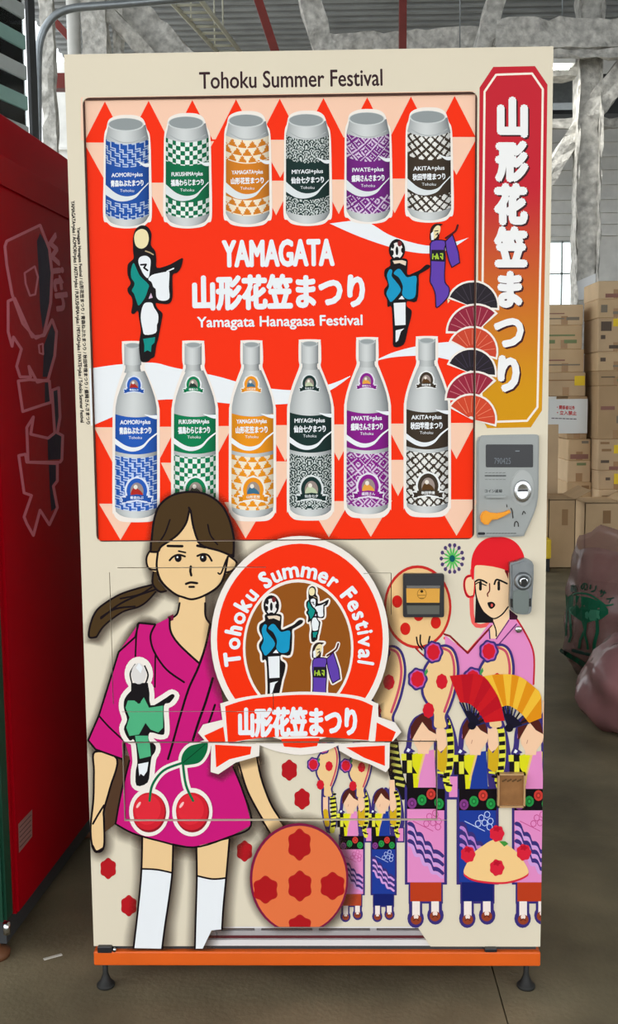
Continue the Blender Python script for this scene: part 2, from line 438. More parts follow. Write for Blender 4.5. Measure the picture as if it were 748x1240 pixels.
# round pipe, conduit, cable ladder
p = at(90, 60, 7.0)
tag(tube('drain_pipe', [(p.x, 7.0, 0), (p.x, 7.0, CZ+.06)], 8*(7-CAM.y)/F, mat('white_pipe', rgb(205, 204, 198), rough=.5, noise=.08), n=16), 'smooth white round pipe rising between the rough grey columns', 'pipe')
pts = cat([(46, 190), (46, 120), (46, 80), (48, 52), (55, 33), (68, 18), (88, 10), (120, 7), (170, 3), (260, -5), (330, -11)], False, 4)
z0 = at(46, 190, 5.9)
tag(tube('conduit', [(z0.x, z0.y, 0)]+[at(p[0], p[1], 5.9) for p in pts], .028, M_galv, n=10), 'grey metal conduit curving from upright to level under the ceiling', 'pipe')
z0 = at(38, 40, 5.75)
tag(tube('thin_conduit', [(z0.x, 5.75, 0), z0], .014, M_galv), 'thin upright conduit beside the dark post of the slatted window', 'pipe')
cl = thing('cable_ladder', 'pale metal cable ladder hung under the dark ribbed ceiling', 'cable ladder', on_floor(245, 30, 4.6))
M_lad = mat('pale_ladder_steel', rgb(205, 205, 188), rough=.5, noise=.08)
A0, A1, B0, B1 = (on_floor(x, y, 4.6) for x, y in ((198, -8), (266, 66), (237, -8), (293, 66)))
for a, b in ((A0, A1), (B0, B1)): tube('side_rail', [a, b], .022, M_lad, cl)
for k in range(9): tube('rung', [A0.lerp(A1, (k+.5)/9), B0.lerp(B1, (k+.5)/9)], .013, M_lad, cl)
for a in (A0.lerp(A1, .45), B0.lerp(B1, .55), A0.lerp(A1, .9)): tube('hanger_rod', [a, (a.x, a.y, CZ+.02)], .008, M_lad, cl)

# ceiling lights: twin fluorescent battens
M_tube = mat('lit_tube', (1, 1, .96, 1), emit=10.0)
M_batten = mat('white_batten', rgb(225, 225, 220), rough=.5)
def ceiling_light(x, y, z, label, group=None, power=30):
    t = thing('ceiling_light', label, 'ceiling light', (x, y, z), group)
    box('batten', (x-.62, y-.07, z), (x+.62, y+.07, z+.05), M_batten, t)
    for s in (-1, 1): tube('tube_lamp', [(x-.58, y+s*.04, z-.015), (x+.58, y+s*.04, z-.015)], .016, M_tube, t)
    for s in (-1, 1): tube('hanger_rod', [(x+s*.5, y, z+.05), (x+s*.5, y, CZ+.02)], .006, M_galv, t)
    l = bpy.data.lights.new('lamp_light', 'AREA'); l.shape = 'RECTANGLE'; l.size = 1.1; l.size_y = .1; l.energy = power; l.color = (1, .97, .9)
    o = bpy.data.objects.new('lamp_light', l); link(o, t); o.location = (0, 0, -.05)
e = at(692, 79, 9.0)
ceiling_light(e.x-.6, 9.0, e.z, 'lit fluorescent batten light near the coated column top', None, 10)
# ================================================================ the drinks machine
W, ZB, ZT = 0.8965, 0.1030, 1.83
class Front(Surf):
    def __init__(s): super().__init__((0, 0, 0), (1, 0, 0), (0, 0, 1)); s.front = True; s.gaps = []; s.recess = []
    def cut(s, bm):
        def bb():
            us = [v.co.x for v in bm.verts]; vs = [v.co.y for v in bm.verts]; return min(us), max(us), min(vs), max(vs)
        def slice_(co, no, clear=False):
            bmesh.ops.bisect_plane(bm, geom=bm.verts[:]+bm.edges[:]+bm.faces[:], plane_co=co, plane_no=no, clear_outer=clear, dist=1e-7)
        if not bm.verts: return
        u0, u1, v0, v1 = bb(); h = W/2-.0004
        if u1 > h: slice_((h, 0, 0), (1, 0, 0), True)
        if u0 < -h: slice_((-h, 0, 0), (-1, 0, 0), True)
        u0, u1, v0, v1 = bb()
        for r in s.gaps + [q[:4] for q in s.recess]:
            if r[0] > u1 or r[1] < u0 or r[2] > v1 or r[3] < v0: continue
            for k in (0, 1):
                if u0 < r[k] < u1: slice_((r[k], 0, 0), (1, 0, 0))
                if v0 < r[2+k] < v1: slice_((0, r[2+k], 0), (0, 1, 0))
        kill = []; mv = {}
        for f in bm.faces:
            c = f.calc_center_median()
            if any(r[0] < c.x < r[1] and r[2] < c.y < r[3] for r in s.gaps): kill.append(f); continue
            for i, r in enumerate(s.recess):
                if r[0] < c.x < r[1] and r[2] < c.y < r[3]: mv.setdefault(i, []).append(f)
        if kill: bmesh.ops.delete(bm, geom=kill, context='FACES')
        for i, fs in mv.items():
            if len(fs) < len(bm.faces): fs = [g for g in bmesh.ops.split(bm, geom=fs)['geom'] if isinstance(g, bmesh.types.BMFace)]
            for v in {v for f in fs for v in f.verts}: v.co.z -= s.recess[i][4]
FS = Front()
def av(i, *ps): return sum(FS.uv(p)[i] for p in ps)/len(ps)
DU0, DU1 = av(0, (102, 122), (117.5, 654)), av(0, (575, 114), (574, 650))
DV0, DV1 = av(1, (118, 656), (574, 652)), av(1, (102, 119.5), (575, 113))
FU0, FU1, FV0, FV1 = av(0, (149.5, 940)), av(0, (528.5, 940)), av(1, (340, 993)), av(1, (340, 897.5))
px = .00157
FS.recess = [(DU0, DU1, DV0, DV1, .007), (FU0, FU1, FV0, FV1, .007)]
def hgap(y, x0, x1, w): v = av(1, ((x0+x1)/2, y)); return (FS.uv((x0, y))[0], FS.uv((x1, y))[0], v-w*px/2, v+w*px/2)
def vgap(x, y0, y1, w): u = av(0, (x, (y0+y1)/2)); return (u-w*px/2, u+w*px/2, FS.uv((x, y1))[1], FS.uv((x, y0))[1])
g = 1.5*px
FS.gaps = [(DU0-g, DU0, DV0, DV1), (DU1, DU1+g, DV0, DV1), (DU0-g, DU1+g, DV1, DV1+g), (DU0-g, DU1+g, DV0-.7*px, DV0),
           (FU0, FU1, FV1-2.6*px, FV1+.4*px), (FU0-.3*px, FU0+.6*px, FV0, FV1), (FU1-.4*px, FU1+.8*px, FV0, FV1), (FU0, FU1+.02, FV0-.5*px, FV0+.4*px),
           hgap(687, 142, 322, .9), vgap(135, 693, 852, .8), hgap(861, 148, 331, .7), vgap(331, 838, 861, .8), hgap(694, 440, 473, .7), vgap(473.5, 694, 745, .9)]

M_body = mat('cream_paint', rgb(228, 216, 192), rough=.5, spec=.15, noise=.015, nscale=4)
M_gap = mat('brown_joint_shade', rgb(74, 52, 44), rough=.9)
M_gasket = mat('brown_gasket', rgb(78, 46, 36), rough=.7)
M_orange = mat('orange_plinth_paint', rgb(226, 96, 24), rough=.4, noise=.05, nscale=9)
M_blk = mat('black_rubber', rgb(34, 33, 31), rough=.6, noise=.1)
M_grey = mat('grey_plastic', rgb(160, 163, 160), rough=.45, noise=.03, nscale=30)
M_chrome = mat('chrome', rgb(210, 212, 214), rough=.18, metal=1)
M_zinc = mat('cast_zinc', rgb(138, 142, 144), rough=.38, metal=.75, noise=.1, nscale=40)
M_darkp = mat('dark_plastic', rgb(36, 36, 40), rough=.3, spec=.5)
M_yel = mat('orange_yellow_plastic', rgb(245, 160, 30), rough=.4)

VM = thing('vending_machine', 'cream drinks vending machine wrapped in festival pictures on an orange plinth', 'vending machine', (0, .35, 0))
box('cabinet', (-W/2+.001, .012, ZB), (W/2-.001, .72, ZT-.001), M_body, VM, bevel=.006)
# brown sheet behind the panels, its colour standing for shade in the joints
box('joint_shade_sheet', (-W/2+.006, .0095, ZB+.03), (W/2-.006, .0125, ZT-.004), M_gap, VM)

# front skin, cut by the joints, with the notch of the kick grille
K = [FS.uv(p) for p in ((243.5, 1146), (262, 1122), (505, 1122), (521, 1144))]
pts = [(-W/2, ZT), (-W/2, ZB), (K[0][0], ZB), (K[1][0], K[1][1]), (K[2][0], K[2][1]), (K[3][0], ZB), (W/2, ZB), (W/2, ZT)]
bm = bmesh.new(); vs = [bm.verts.new((p[0], p[1], 0)) for p in pts]
for t in tessellate_polygon([[Vector((p[0], p[1], 0)) for p in pts]]): bm.faces.new([vs[i] for i in t])
save = FS.recess; FS.recess = []; sg = FS.gaps; FS.gaps = sg + [save[0][:4], save[1][:4]]
h_ = W; FS.cut(bm); FS.recess, FS.gaps = save, sg
r = 8*px
for cu, cv, du, dv in ((DU0-g, DV1+g, 1, -1), (DU1+g, DV1+g, -1, -1), (DU0-g, DV0-.7*px, 1, 1), (DU1+g, DV0-.7*px, -1, 1)):   # rounded window corners
    arc = [(cu+du*r*(1-math.cos(a*math.pi/12)), cv+dv*r*(1-math.sin(a*math.pi/12))) for a in range(7)]
    vs = [bm.verts.new((cu, cv, 0))] + [bm.verts.new((p[0], p[1], 0)) for p in arc]
    for k in range(1, 7): bm.faces.new((vs[0], vs[k], vs[k+1]))
for v in bm.verts: v.co = Vector((v.co.x, 0, v.co.y))
ed = [e for e in bm.edges if len(e.link_faces) == 1]
ex = bmesh.ops.extrude_edge_only(bm, edges=ed)
for v in [q for q in ex['geom'] if isinstance(q, bmesh.types.BMVert)]: v.co.y = .0125
bmesh.ops.recalc_face_normals(bm, faces=bm.faces[:])
FP = bm_obj('front_panel', bm, M_body, VM)
RED = rgb(252, 50, 12); PEACH = rgb(252, 206, 178); WHT = rgb(240, 242, 244); BLK = rgb(26, 22, 24); CRM = rgb(246, 236, 226)
M_redpanel = mat('red_display_print', RED, rough=.45, spec=.07, noise=.01)
DP = mesh_obj('display_panel', [(DU0-.004, .007, DV0-.004), (DU1+.004, .007, DV0-.004), (DU1+.004, .007, DV1+.004), (DU0-.004, .007, DV1+.004)], [(0, 1, 2, 3)], M_redpanel, VM)
bm = bmesh.new(); m = .004                                                   # gasket round the window
for lo, hi in (((DU0-m, DV1-.0008), (DU1+m, DV1+m)), ((DU0-m, DV0-m), (DU1+m, DV0+.0006)), ((DU0-m, DV0-m), (DU0+.0006, DV1+m)), ((DU1-.0006, DV0-m), (DU1+m, DV1+m))):
    bbox_bm(bm, (lo[0], .003, lo[1]), (hi[0], .009, hi[1]))
bm_obj('gasket', bm, M_gasket, VM)
FL = box('take_out_flap', (FU0+.6*px, .007, FV0+.4*px), (FU1-.4*px, .0094, FV1-2.6*px), M_body, VM)

# ---- kick grille in the notch
def kbar(name, y0, y1, yf, m, parent, ins=0):
    q = []
    for y in (y0, y1):
        t = (y-1122)/(1145-1122); q += [FS.uv((262-18.5*t+ins, y)), FS.uv((505+16*t-ins, y))]
    v = [(a, d, b) for d in (yf, .05) for a, b in (q[0], q[1], q[3], q[2])]
    return mesh_obj(name, v, [(0, 1, 2, 3), (4, 7, 6, 5), (0, 4, 5, 1), (1, 5, 6, 2), (2, 6, 7, 3), (3, 7, 4, 0)], m, parent)
M_kick = mat('white_kick_enamel', rgb(226, 222, 220), rough=.35); M_kick2 = mat('grey_kick_enamel', rgb(172, 166, 166), rough=.4); M_mar = mat('maroon_slot', rgb(96, 28, 34), rough=.6)
KG = kbar('kick_grille', 1121, 1147, .0105, M_dark, VM)
kbar('slat', 1121.6, 1124.6, .002, M_kick, KG, .6); kbar('slat', 1128, 1133.5, .003, M_kick2, KG, .6); kbar('slot_back', 1133.5, 1139, .010, M_mar, KG, .6); kbar('slat', 1139.4, 1146.5, .004, M_kick, KG, .6)
for xx in (312, 382, 452):
    a = FS.uv((xx-4, 1128.2)); b = FS.uv((xx+4, 1124.3)); box('slat_bridge', (a[0], .004, a[1]), (b[0], .010, b[1]), M_kick2, KG)
# ---- plinth, feet, hinge blocks
pz0, pz1 = av(1, (116, 1170), (650, 1166)), av(1, (116, 1152.5), (650, 1149.5))
PL = box('plinth', (-W/2+.0005, -.006, pz0), (W/2-.0005, .70, pz1), M_orange, VM, bevel=.003)
box('plinth_shade_gap', (-W/2+.008, .006, pz1-.002), (W/2-.008, .70, ZB+.003), M_dark, VM)  # dark block standing in for the shadow gap between body and plinth
for x, y in ((FS.uv((124, 1190))[0], .03), (FS.uv((640, 1190))[0], .03), (-.42, .64), (.42, .64)):
    ft = lathe('foot', [(.017, .0), (.0185, .002), (.0185, .006), (.0165, .008), (.0105, .015), (.0070, .025), (.0055, .031), (.0055, pz0+.002)], M_blk, VM, Matrix.Translation((x, y, 0)))
    lathe('foot_pad', [(.0165, 0), (.0165, .005)], M_zinc, ft, Matrix.Translation((x, y, 0)))
for x0, x1, y0, y1 in ((119, 136, 1144, 1152), (586, 601, 1146, 1151)):
    a, b = FS.uv((x0, y1)), FS.uv((x1, y0)); box('hinge_block', (a[0], -.008, a[1]), (b[0], .02, b[1]), M_darkp, VM, bevel=.002)
lathe('latch_button', [(.003, 0), (.004, .004), (.004, .008)], M_chrome, VM, Matrix.Translation((FS.uv((139, 1149))[0], .002, FS.uv((139, 1149))[1])) @ Matrix.Rotation(math.pi/2, 4, 'X'), n=12)

# ---------------------------------------------------------------- print on the display
P = Print(FS, 1)
def slope(x): return -(x-101)/474*7.5
def dn(cx, y, hw=25.5, h=46): P.fill([(cx-hw, y), (cx+hw, y), (cx, y+h)], PEACH)
P.fill([(98, 118), (576, 110), (576, 163), (98, 170)], PEACH)
for k in range(9):
    x = 126+53.2*k*.998; s_ = slope(x); P.fill([(x, 122+s_), (x+25, 171+s_), (x-25, 171+s_)], RED)
for x in (126, 233, 339, 446, 553): dn(x, 172+slope(x))
for x in (196, 334, 410, 478): dn(x, 222+slope(x)*1.1, 21, 42)
for x in (136, 190, 258, 345, 410, 490, 553): dn(x, 518+slope(x)*.8, 23, 44)
for x in (216, 335, 482): dn(x, 562+slope(x)*.8, 22, 44)
for x in (145, 297, 398, 449, 553): dn(x, 611+slope(x)*.8, 26, 44)
z = Z(330, 400, 2.99)
P.fill(cat([(399, 270), (440, 267), (470, 283), (495, 292), (521, 297), (545, 294), (568, 287)], False) + cat([(568, 287), (545, 301), (521, 306.5), (485, 302), (438, 287), (399, 270)], False), WHT)
P.fill(cat([(108, 446), (145, 441), (184, 439), (210, 445), (260, 455), (300, 466), (331, 471), (365, 472), (400, 465), (424, 455)], False) +
       cat([(424, 456), (400, 472.5), (365, 486), (331, 490), (280, 489), (230, 484), (180, 486), (140, 503), (110, 516)], False), WHT)
P.fill(cat([(455, 436), (475, 427), (500, 420), (530, 415), (575, 412)], False) + cat([(575, 441), (551, 437), (520, 431), (495, 431), (472, 433), (455, 437)], False), WHT)
P.build('triangle_pattern', DP)
P = Print(FS, 45)
P.text('YAMAGATA', 336.5, 306, 137, 34, WHT, -.014, .035); P.text('山形花笠まつり', 337, 353, 210, 44, WHT, -.016, .035)
P.text('Yamagata Hanagasa Festival', 338.5, 390.5, 201, 17, WHT, -.014, .02)
P.build('title_lettering', DP)['label'] = 'white festival title lettering on the red display'

def shade(c, f): return (min(1, c[0]*f), min(1, c[1]*f), min(1, c[2]*f), 1)
def mixc(a, b, t): return tuple(a[i]*(1-t)+b[i]*t for i in range(3))+(1,)
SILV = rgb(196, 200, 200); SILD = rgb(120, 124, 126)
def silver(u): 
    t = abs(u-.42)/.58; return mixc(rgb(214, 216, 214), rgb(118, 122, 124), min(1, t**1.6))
def p_weave(x, y): a = ((x//5)+(y//6)) % 2; return (x % 5 < 1.5) if a else (y % 3 < 1.2)
def p_check(x, y): return ((x//5.2)+(y//5.6)) % 2 < 1
def p_tri(x, y):
    r = y//9; t = (y % 9)/9; xx = (x + (6 if r % 2 else 0)) % 12 - 6; return not abs(xx) < 6*t*.95
def p_wave(x, y):
    best = None
    for r in (0, 1, 2):
        yy = (y//5+r)*5+5; xx = ((x + (6.5 if int(y//5+r) % 2 else 0)) % 13)-6.5; d = math.hypot(xx, y-yy)
        if d < 7.2: best = d; break
    return best is not None and (best % 3.0) < 1.45
def p_key(x, y):
    a = (int(x//8)+int(y//8)) % 2; return ((x+y) % 5.6 < 2.2) if a else ((x-y) % 5.6 < 2.2)
def p_lat(x, y): return not (((x+y) % 11 < 3.2) or ((x-y) % 11 < 3.2))
KINDS = [  # colour, light, pattern, lettering
    (rgb(36, 84, 168), rgb(190, 206, 232), p_weave, 'AOMORI+plus', '青森ねぶたまつり'),
    (rgb(16, 112, 72), rgb(238, 244, 238), p_check, 'FUKUSHIMA+plus', '福島わらじまつり'),
    (rgb(218, 130, 36), rgb(250, 234, 206), p_tri, 'YAMAGATA+plus', '山形花笠まつり'),
    (rgb(28, 52, 48), rgb(206, 212, 208), p_wave, 'MIYAGI+plus', '仙台七夕まつり'),
    (rgb(118, 36, 128), rgb(226, 206, 228), p_key, 'IWATE+plus', '盛岡さんさまつり'),
    (rgb(66, 54, 42), rgb(240, 238, 232), p_lat, 'AKITA+plus', '秋田竿燈まつり')]
def prow(tmpl, step):
    """profile rows (y, half width, bow) resampled"""
    out = []; y = tmpl[0][0]
    while y <= tmpl[-1][0]+1e-6:
        for a, b in zip(tmpl, tmpl[1:]):
            if a[0] <= y <= b[0]+1e-6:
                t = (y-a[0])/max(1e-6, b[0]-a[0]); out.append((y, a[1]+(b[1]-a[1])*t, a[2]+(b[2]-a[2])*t)); break
        y += step
    return out
def body_print(P, cx, y0, tmpl, band, colr, light, pat, step, nx, lean, k):
    rows = prow(tmpl, step); R = [(y0+y, cx-hw+lean*y, cx+hw+lean*y, bw) for y, hw, bw in rows]
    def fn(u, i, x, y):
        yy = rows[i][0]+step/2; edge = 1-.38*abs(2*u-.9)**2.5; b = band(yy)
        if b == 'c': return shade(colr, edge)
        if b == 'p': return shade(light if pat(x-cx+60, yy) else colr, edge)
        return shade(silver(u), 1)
    P.cells(R, nx, fn)
CANS = [(153, 150, 272), (226, 148, 272), (299, 145.5, 270), (372, 145, 269), (445.5, 143, 266.5), (519.5, 141, 265)]
for (cx, ly, by), (colr, light, pat, t1, t2) in zip(CANS, KINDS):
    P = Print(FS, 45); s_ = (by-ly)/122.0; X = lambda x: cx+x; Y = lambda y: ly+y*s_
    out = [(X(-22), Y(-6)), (X(-12), Y(-11)), (X(0), Y(-12)), (X(12), Y(-11)), (X(20), Y(-6)), (X(24), Y(5)), (X(28), Y(16)), (X(29.5), Y(60)), (X(30), Y(112)), (X(25), Y(119)), (X(18), Y(124)), (X(0), Y(126)), (X(-17), Y(124)), (X(-24), Y(119)), (X(-29), Y(112)), (X(-28.5), Y(60)), (X(-28), Y(16)), (X(-25), Y(4))]
    P.fill(out, CRM, True)
    tm = [(0, 22.5, 4), (8, 24, 5), (16, 26, 6), (60, 26.3, 6), (110, 26.5, 6), (116, 23, 6), (119, 20, 5)]
    tm = [(y*s_, hw, bw) for y, hw, bw in tm]
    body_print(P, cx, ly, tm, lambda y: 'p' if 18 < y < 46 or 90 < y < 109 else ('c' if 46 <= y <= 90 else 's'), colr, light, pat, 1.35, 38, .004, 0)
    P.ell(cx-1.5, ly, 22, 8.2, rgb(208, 212, 210)); P.ell(cx-1.5, ly-.5, 20.5, 7.2, rgb(150, 156, 156))
    P.line([(X(-22), Y(14)), (X(-8), Y(21)), (X(8), Y(21)), (X(22), Y(14))], 1.1, rgb(172, 176, 176), True)
    P.fill(cat([(X(-26), Y(73)), (X(-14), Y(83)), (X(-2), Y(87)), (X(10), Y(85)), (X(18), Y(78)), (X(26), Y(70))], False)+cat([(X(26), Y(71.5)), (X(18), Y(80)), (X(10), Y(89)), (X(-2), Y(93)), (X(-14), Y(92)), (X(-26), Y(85))], False), rgb(226, 230, 230))
    P.fill([(X(12), Y(44)), (X(20), Y(47)), (X(26.3), Y(47)), (X(26.3), Y(51)), (X(20), Y(50.5))], rgb(232, 234, 234), True)
    P.text(t1, cx, Y(61.5), 38, 6.6, WHT, -.03, .02); P.text(t2, cx, Y(71), 40, 8.4, WHT, -.03, .03); P.text('Tohoku', cx, Y(80), 17, 3.4, WHT)
    P.build('printed_can', DP)
BOTS = [(164, 160, 413), (235.3, 233.3, 412.4), (305.3, 304, 412), (375.8, 374.8, 411), (445, 444.6, 408.2), (517.5, 517, 407)]
for (cx, cap, y0), (colr, light, pat, t1, t2) in zip(BOTS, KINDS):
    P = Print(FS, 45); d = cap-cx; X = lambda x: cx+x; Y = lambda y: y0+y; s_ = 1.0
    if t1[:2] == 'YA': colr = rgb(240, 150, 26)
    if t1[0] == 'F': colr = rgb(12, 128, 80)
    if t1[:2] == 'IW': colr = rgb(140, 30, 138)
    if t1[:2] == 'AO': light = rgb(196, 212, 240); colr = rgb(40, 92, 184)
    half = [(0, 11), (3, 13.3), (24, 13.8), (32, 13), (42, 16.6), (55, 21.6), (68, 25.6), (80, 28), (95, 28.6), (200, 28.8), (209, 27.5), (216, 23), (219.5, 14)]
    out = [(X(-hw+d*max(0, 1-y/80)), Y(y)) for y, hw in half] + [(X(hw+d*max(0, 1-y/80)), Y(y)) for y, hw in half[::-1]]
    P.fill(out, CRM, True)
    tm = [(36, 10.3, 1), (44, 14, 2), (56, 18.7, 3), (68, 22.7, 4), (80, 25.0, 4), (90, 25.3, 4), (200, 25.6, 4), (207, 24.5, 4), (211, 20, 3), (213, 15, 2)]
    P.cells([(Y(3+k*6.5), X(d-10.4), X(d+10.4), 2) for k in range(5)], 10, lambda u, i, x, y: silver(u))
    P.cells([(Y(28), X(d-9), X(d+9), 1.5), (Y(33), X(d-9), X(d+9), 1.5), (Y(38), X(d-10.5), X(d+10.5), 1.5)], 10, lambda u, i, x, y: shade(silver(u), .86))
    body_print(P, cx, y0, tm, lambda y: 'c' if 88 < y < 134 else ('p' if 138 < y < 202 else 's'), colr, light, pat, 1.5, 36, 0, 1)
    P.ell(cap, Y(5.5), 10, 3.6, rgb(190, 194, 194)); P.ell(cap, Y(5.2), 8.4, 2.6, rgb(158, 164, 164))
    P.fill(cat([(X(-25.5), Y(118)), (X(-14), Y(126)), (X(-3), Y(129)), (X(8), Y(126)), (X(16), Y(118)), (X(25.4), Y(111))], False)+cat([(X(25.4), Y(113)), (X(17), Y(120)), (X(8), Y(130)), (X(-3), Y(134)), (X(-14), Y(132)), (X(-25.5), Y(125))], False), WHT)
    P.fill([(X(10), Y(89)), (X(18), Y(90)), (X(25.3), Y(90)), (X(25.3), Y(94.5)), (X(18), Y(93))], WHT, True)
    P.text(t1, cx-1, Y(99), 37, 7, WHT, -.02, .025); P.text(t2, cx-1, Y(108.5), 39, 9, WHT, -.02, .03); P.text('Tohoku', cx-1, Y(117), 16, 3.4, WHT)
    for ex, ey, k in ((cx+d*.4-1, Y(55), 1.0), (cx+1, Y(184), 1.5)):         # the small arched badge on shoulder and belly
        lt = mixc(light, WHT, .5); dk = shade(colr, .8)
        P.fill([(ex-12*k, ey+9*k), (ex-13*k, ey+3*k), (ex-9.5*k, ey+2*k), (ex-10*k, ey-4*k), (ex-7*k, ey-10.5*k), (ex, ey-13.5*k), (ex+7*k, ey-10.5*k), (ex+10*k, ey-4*k), (ex+9.5*k, ey+2*k), (ex+13*k, ey+3*k), (ex+12*k, ey+9*k), (ex, ey+7*k)], lt)
        P.fill(ellp(ex, ey-1*k, 8.4*k, 10.6*k, 20, 0, math.pi)+[(ex-7.5*k, ey+3*k), (ex+7.5*k, ey+3*k)], colr)
        P.fill(ellp(ex, ey-1*k, 5.4*k, 7.2*k, 16, 0, math.pi)+[(ex-5*k, ey+2.4*k), (ex+5*k, ey+2.4*k)], mixc(rgb(120, 84, 60), lt, .25))
        fig = {'A': rgb(178, 44, 34), 'F': rgb(40, 60, 50), 'Y': rgb(60, 110, 140), 'M': rgb(196, 206, 170), 'I': rgb(236, 164, 66)}[t1[0]]
        if t1[:2] == 'AK': fig = rgb(90, 60, 30)
        P.fill([(ex-4.5*k, ey+2.2*k), (ex-4*k, ey-2*k), (ex-1.5*k, ey-4.5*k), (ex+1*k, ey-3*k), (ex+3.5*k, ey-1*k), (ex+4.5*k, ey+2.2*k)], fig, True)
        P.ell(ex-1*k, ey-4.6*k, 1.6*k, 1.8*k, rgb(240, 230, 216))
        P.fill([(ex-9*k, ey+2.5*k), (ex, ey+1.3*k), (ex+9*k, ey+2.5*k), (ex+8.5*k, ey+7*k), (ex, ey+5.6*k), (ex-8.5*k, ey+7*k)], dk if t1[0] in 'AM' and t1[:2] != 'AK' else colr)
        P.text(t2[:4], ex, ey+4*k, 11*k, 2.6*k, lt, 0, .03)
        for sg_ in (-1, 1): P.fill([(ex+sg_*8.5*k, ey+4*k), (ex+sg_*12.5*k, ey+3.6*k), (ex+sg_*11.4*k, ey+5.8*k), (ex+sg_*12*k, ey+8*k), (ex+sg_*8.5*k, ey+7.6*k)], shade(colr, .75))
    P.build('printed_bottle', DP)

# ---------------------------------------------------------------- dancers (used on the display and in the badge)
def xf(A):
    """map a point of the display dancers to another spot: (ox, oy, scale, dx, dy)"""
    ox, oy, s, dx, dy = A
    return lambda pts: [(dx+(p[0]-ox)*s, dy+(p[1]-oy)*s) for p in pts]
def dancer_white(P, T, s=1, halo=None):
    z0 = Z(140, 260, 6.89); z = lambda *p: T(z0(*p))
    sil = z((140,190),(160,120),(210,85),(265,100),(295,160),(290,250),(325,300),(335,370),(340,440),(430,420),(490,390),(545,360),(558,370),(540,440),(510,480),(475,495),(470,560),(470,690),(440,740),(370,740),(330,735),(345,780),(385,820),(380,880),(365,960),(350,1040),(335,1090),(320,1180),(290,1200),(265,1225),(220,1230),(200,1200),(190,1100),(195,1040),(205,960),(190,860),(180,800),(150,825),(125,815),(135,750),(130,690),(100,650),(95,610),(120,570),(95,500),(95,420),(115,390),(145,360),(140,300),(140,250))
    if halo: P.line(sil, halo, CRM, True, True)
    P.fill(sil, BLK, True, 3)
    P.fill(cat(z((150,190),(165,140),(210,115),(255,135),(272,195),(255,255),(210,280),(165,255))), rgb(242, 226, 176))
    TEAL = rgb(16, 144, 134)
    P.fill(z((185,390),(200,350),(250,340),(285,370),(285,430),(270,520),(240,510),(210,460)), WHT, True)
    P.line(z((205,415),(250,412),(232,440),(262,462)), 2.2*s, BLK)
    P.fill(z((145,400),(170,450),(200,510),(270,580),(265,620),(240,690),(190,755),(170,720),(150,660),(130,630),(150,590),(150,560),(125,520),(125,450)), TEAL, True, 3)
    P.fill(z((268,535),(300,500),(370,482),(435,472),(445,490),(440,600),(445,690),(410,715),(360,710),(335,680),(330,620),(310,600),(295,560)), WHT, True, 3)
    P.line(z((425,470),(480,445)), 1.6*s, WHT); P.fill(z((290,650),(305,690),(270,700)), rgb(220, 190, 214)); P.line(z((245,300),(280,312),(310,330)), 1.5*s, rgb(196, 170, 130))
    P.fill(z((235,740),(260,730),(300,735),(315,770),(350,830),(350,890),(340,920),(330,985),(240,1000),(220,950),(205,860),(215,780)), WHT, True, 3)
    P.fill(z((225,1035),(325,1020),(320,1065),(295,1090),(290,1145),(262,1130),(235,1145),(235,1085)), TEAL)
def dancer_blue(P, T, s=1, halo=None):
    z0 = Z(455, 260, 6.233); z = lambda *p: T(z0(*p))
    hd = z(*ellp(160, 262, 62, 82, 20)); sil = z((115,330),(230,330),(240,380),(240,450),(300,430),(340,410),(380,375),(410,380),(400,405),(350,435),(325,455),(325,520),(310,650),(240,650),(235,690),(270,720),(265,780),(245,850),(235,900),(210,980),(135,995),(130,900),(120,700),(90,695),(85,640),(65,600),(65,560),(90,520),(65,460),(70,410),(110,380))
    if halo: P.line(hd, halo, CRM, False, True); P.line(sil, halo, CRM, True, True)
    P.fill(hd, BLK); P.fill(sil, BLK, True, 3)
    P.fill(z(*ellp(160, 268, 46, 62, 18)), rgb(240, 236, 232))
    for x, y, a, b, c in ((122,285,14,22,BLK),(160,270,11,34,BLK),(180,215,16,22,rgb(120,40,44)),(205,265,14,22,BLK),(128,232,12,22,BLK),(160,325,20,10,BLK)): P.fill(z(*ellp(x, y, a, b, 12)), c)
    B = rgb(24, 152, 196)
    P.fill(z((85,450),(105,410),(125,420),(120,460),(150,500),(180,540),(185,580),(120,655),(95,630),(80,590),(100,540),(90,490)), B, True, 3)
    P.fill(z((135,440),(160,410),(185,410),(210,440),(240,470),(305,460),(305,540),(295,620),(240,635),(200,600),(205,540),(180,480),(160,460)), B, True, 3)
    P.fill(z((128,345),(200,340),(230,350),(226,382),(180,362),(140,368)), rgb(236, 216, 190)); P.fill(z((172,636),(198,608),(218,636)), WHT)
    P.fill(z((135,665),(225,660),(225,830),(145,835)), WHT); P.fill(z((150,872),(215,857),(190,880),(168,950),(150,962)), WHT)
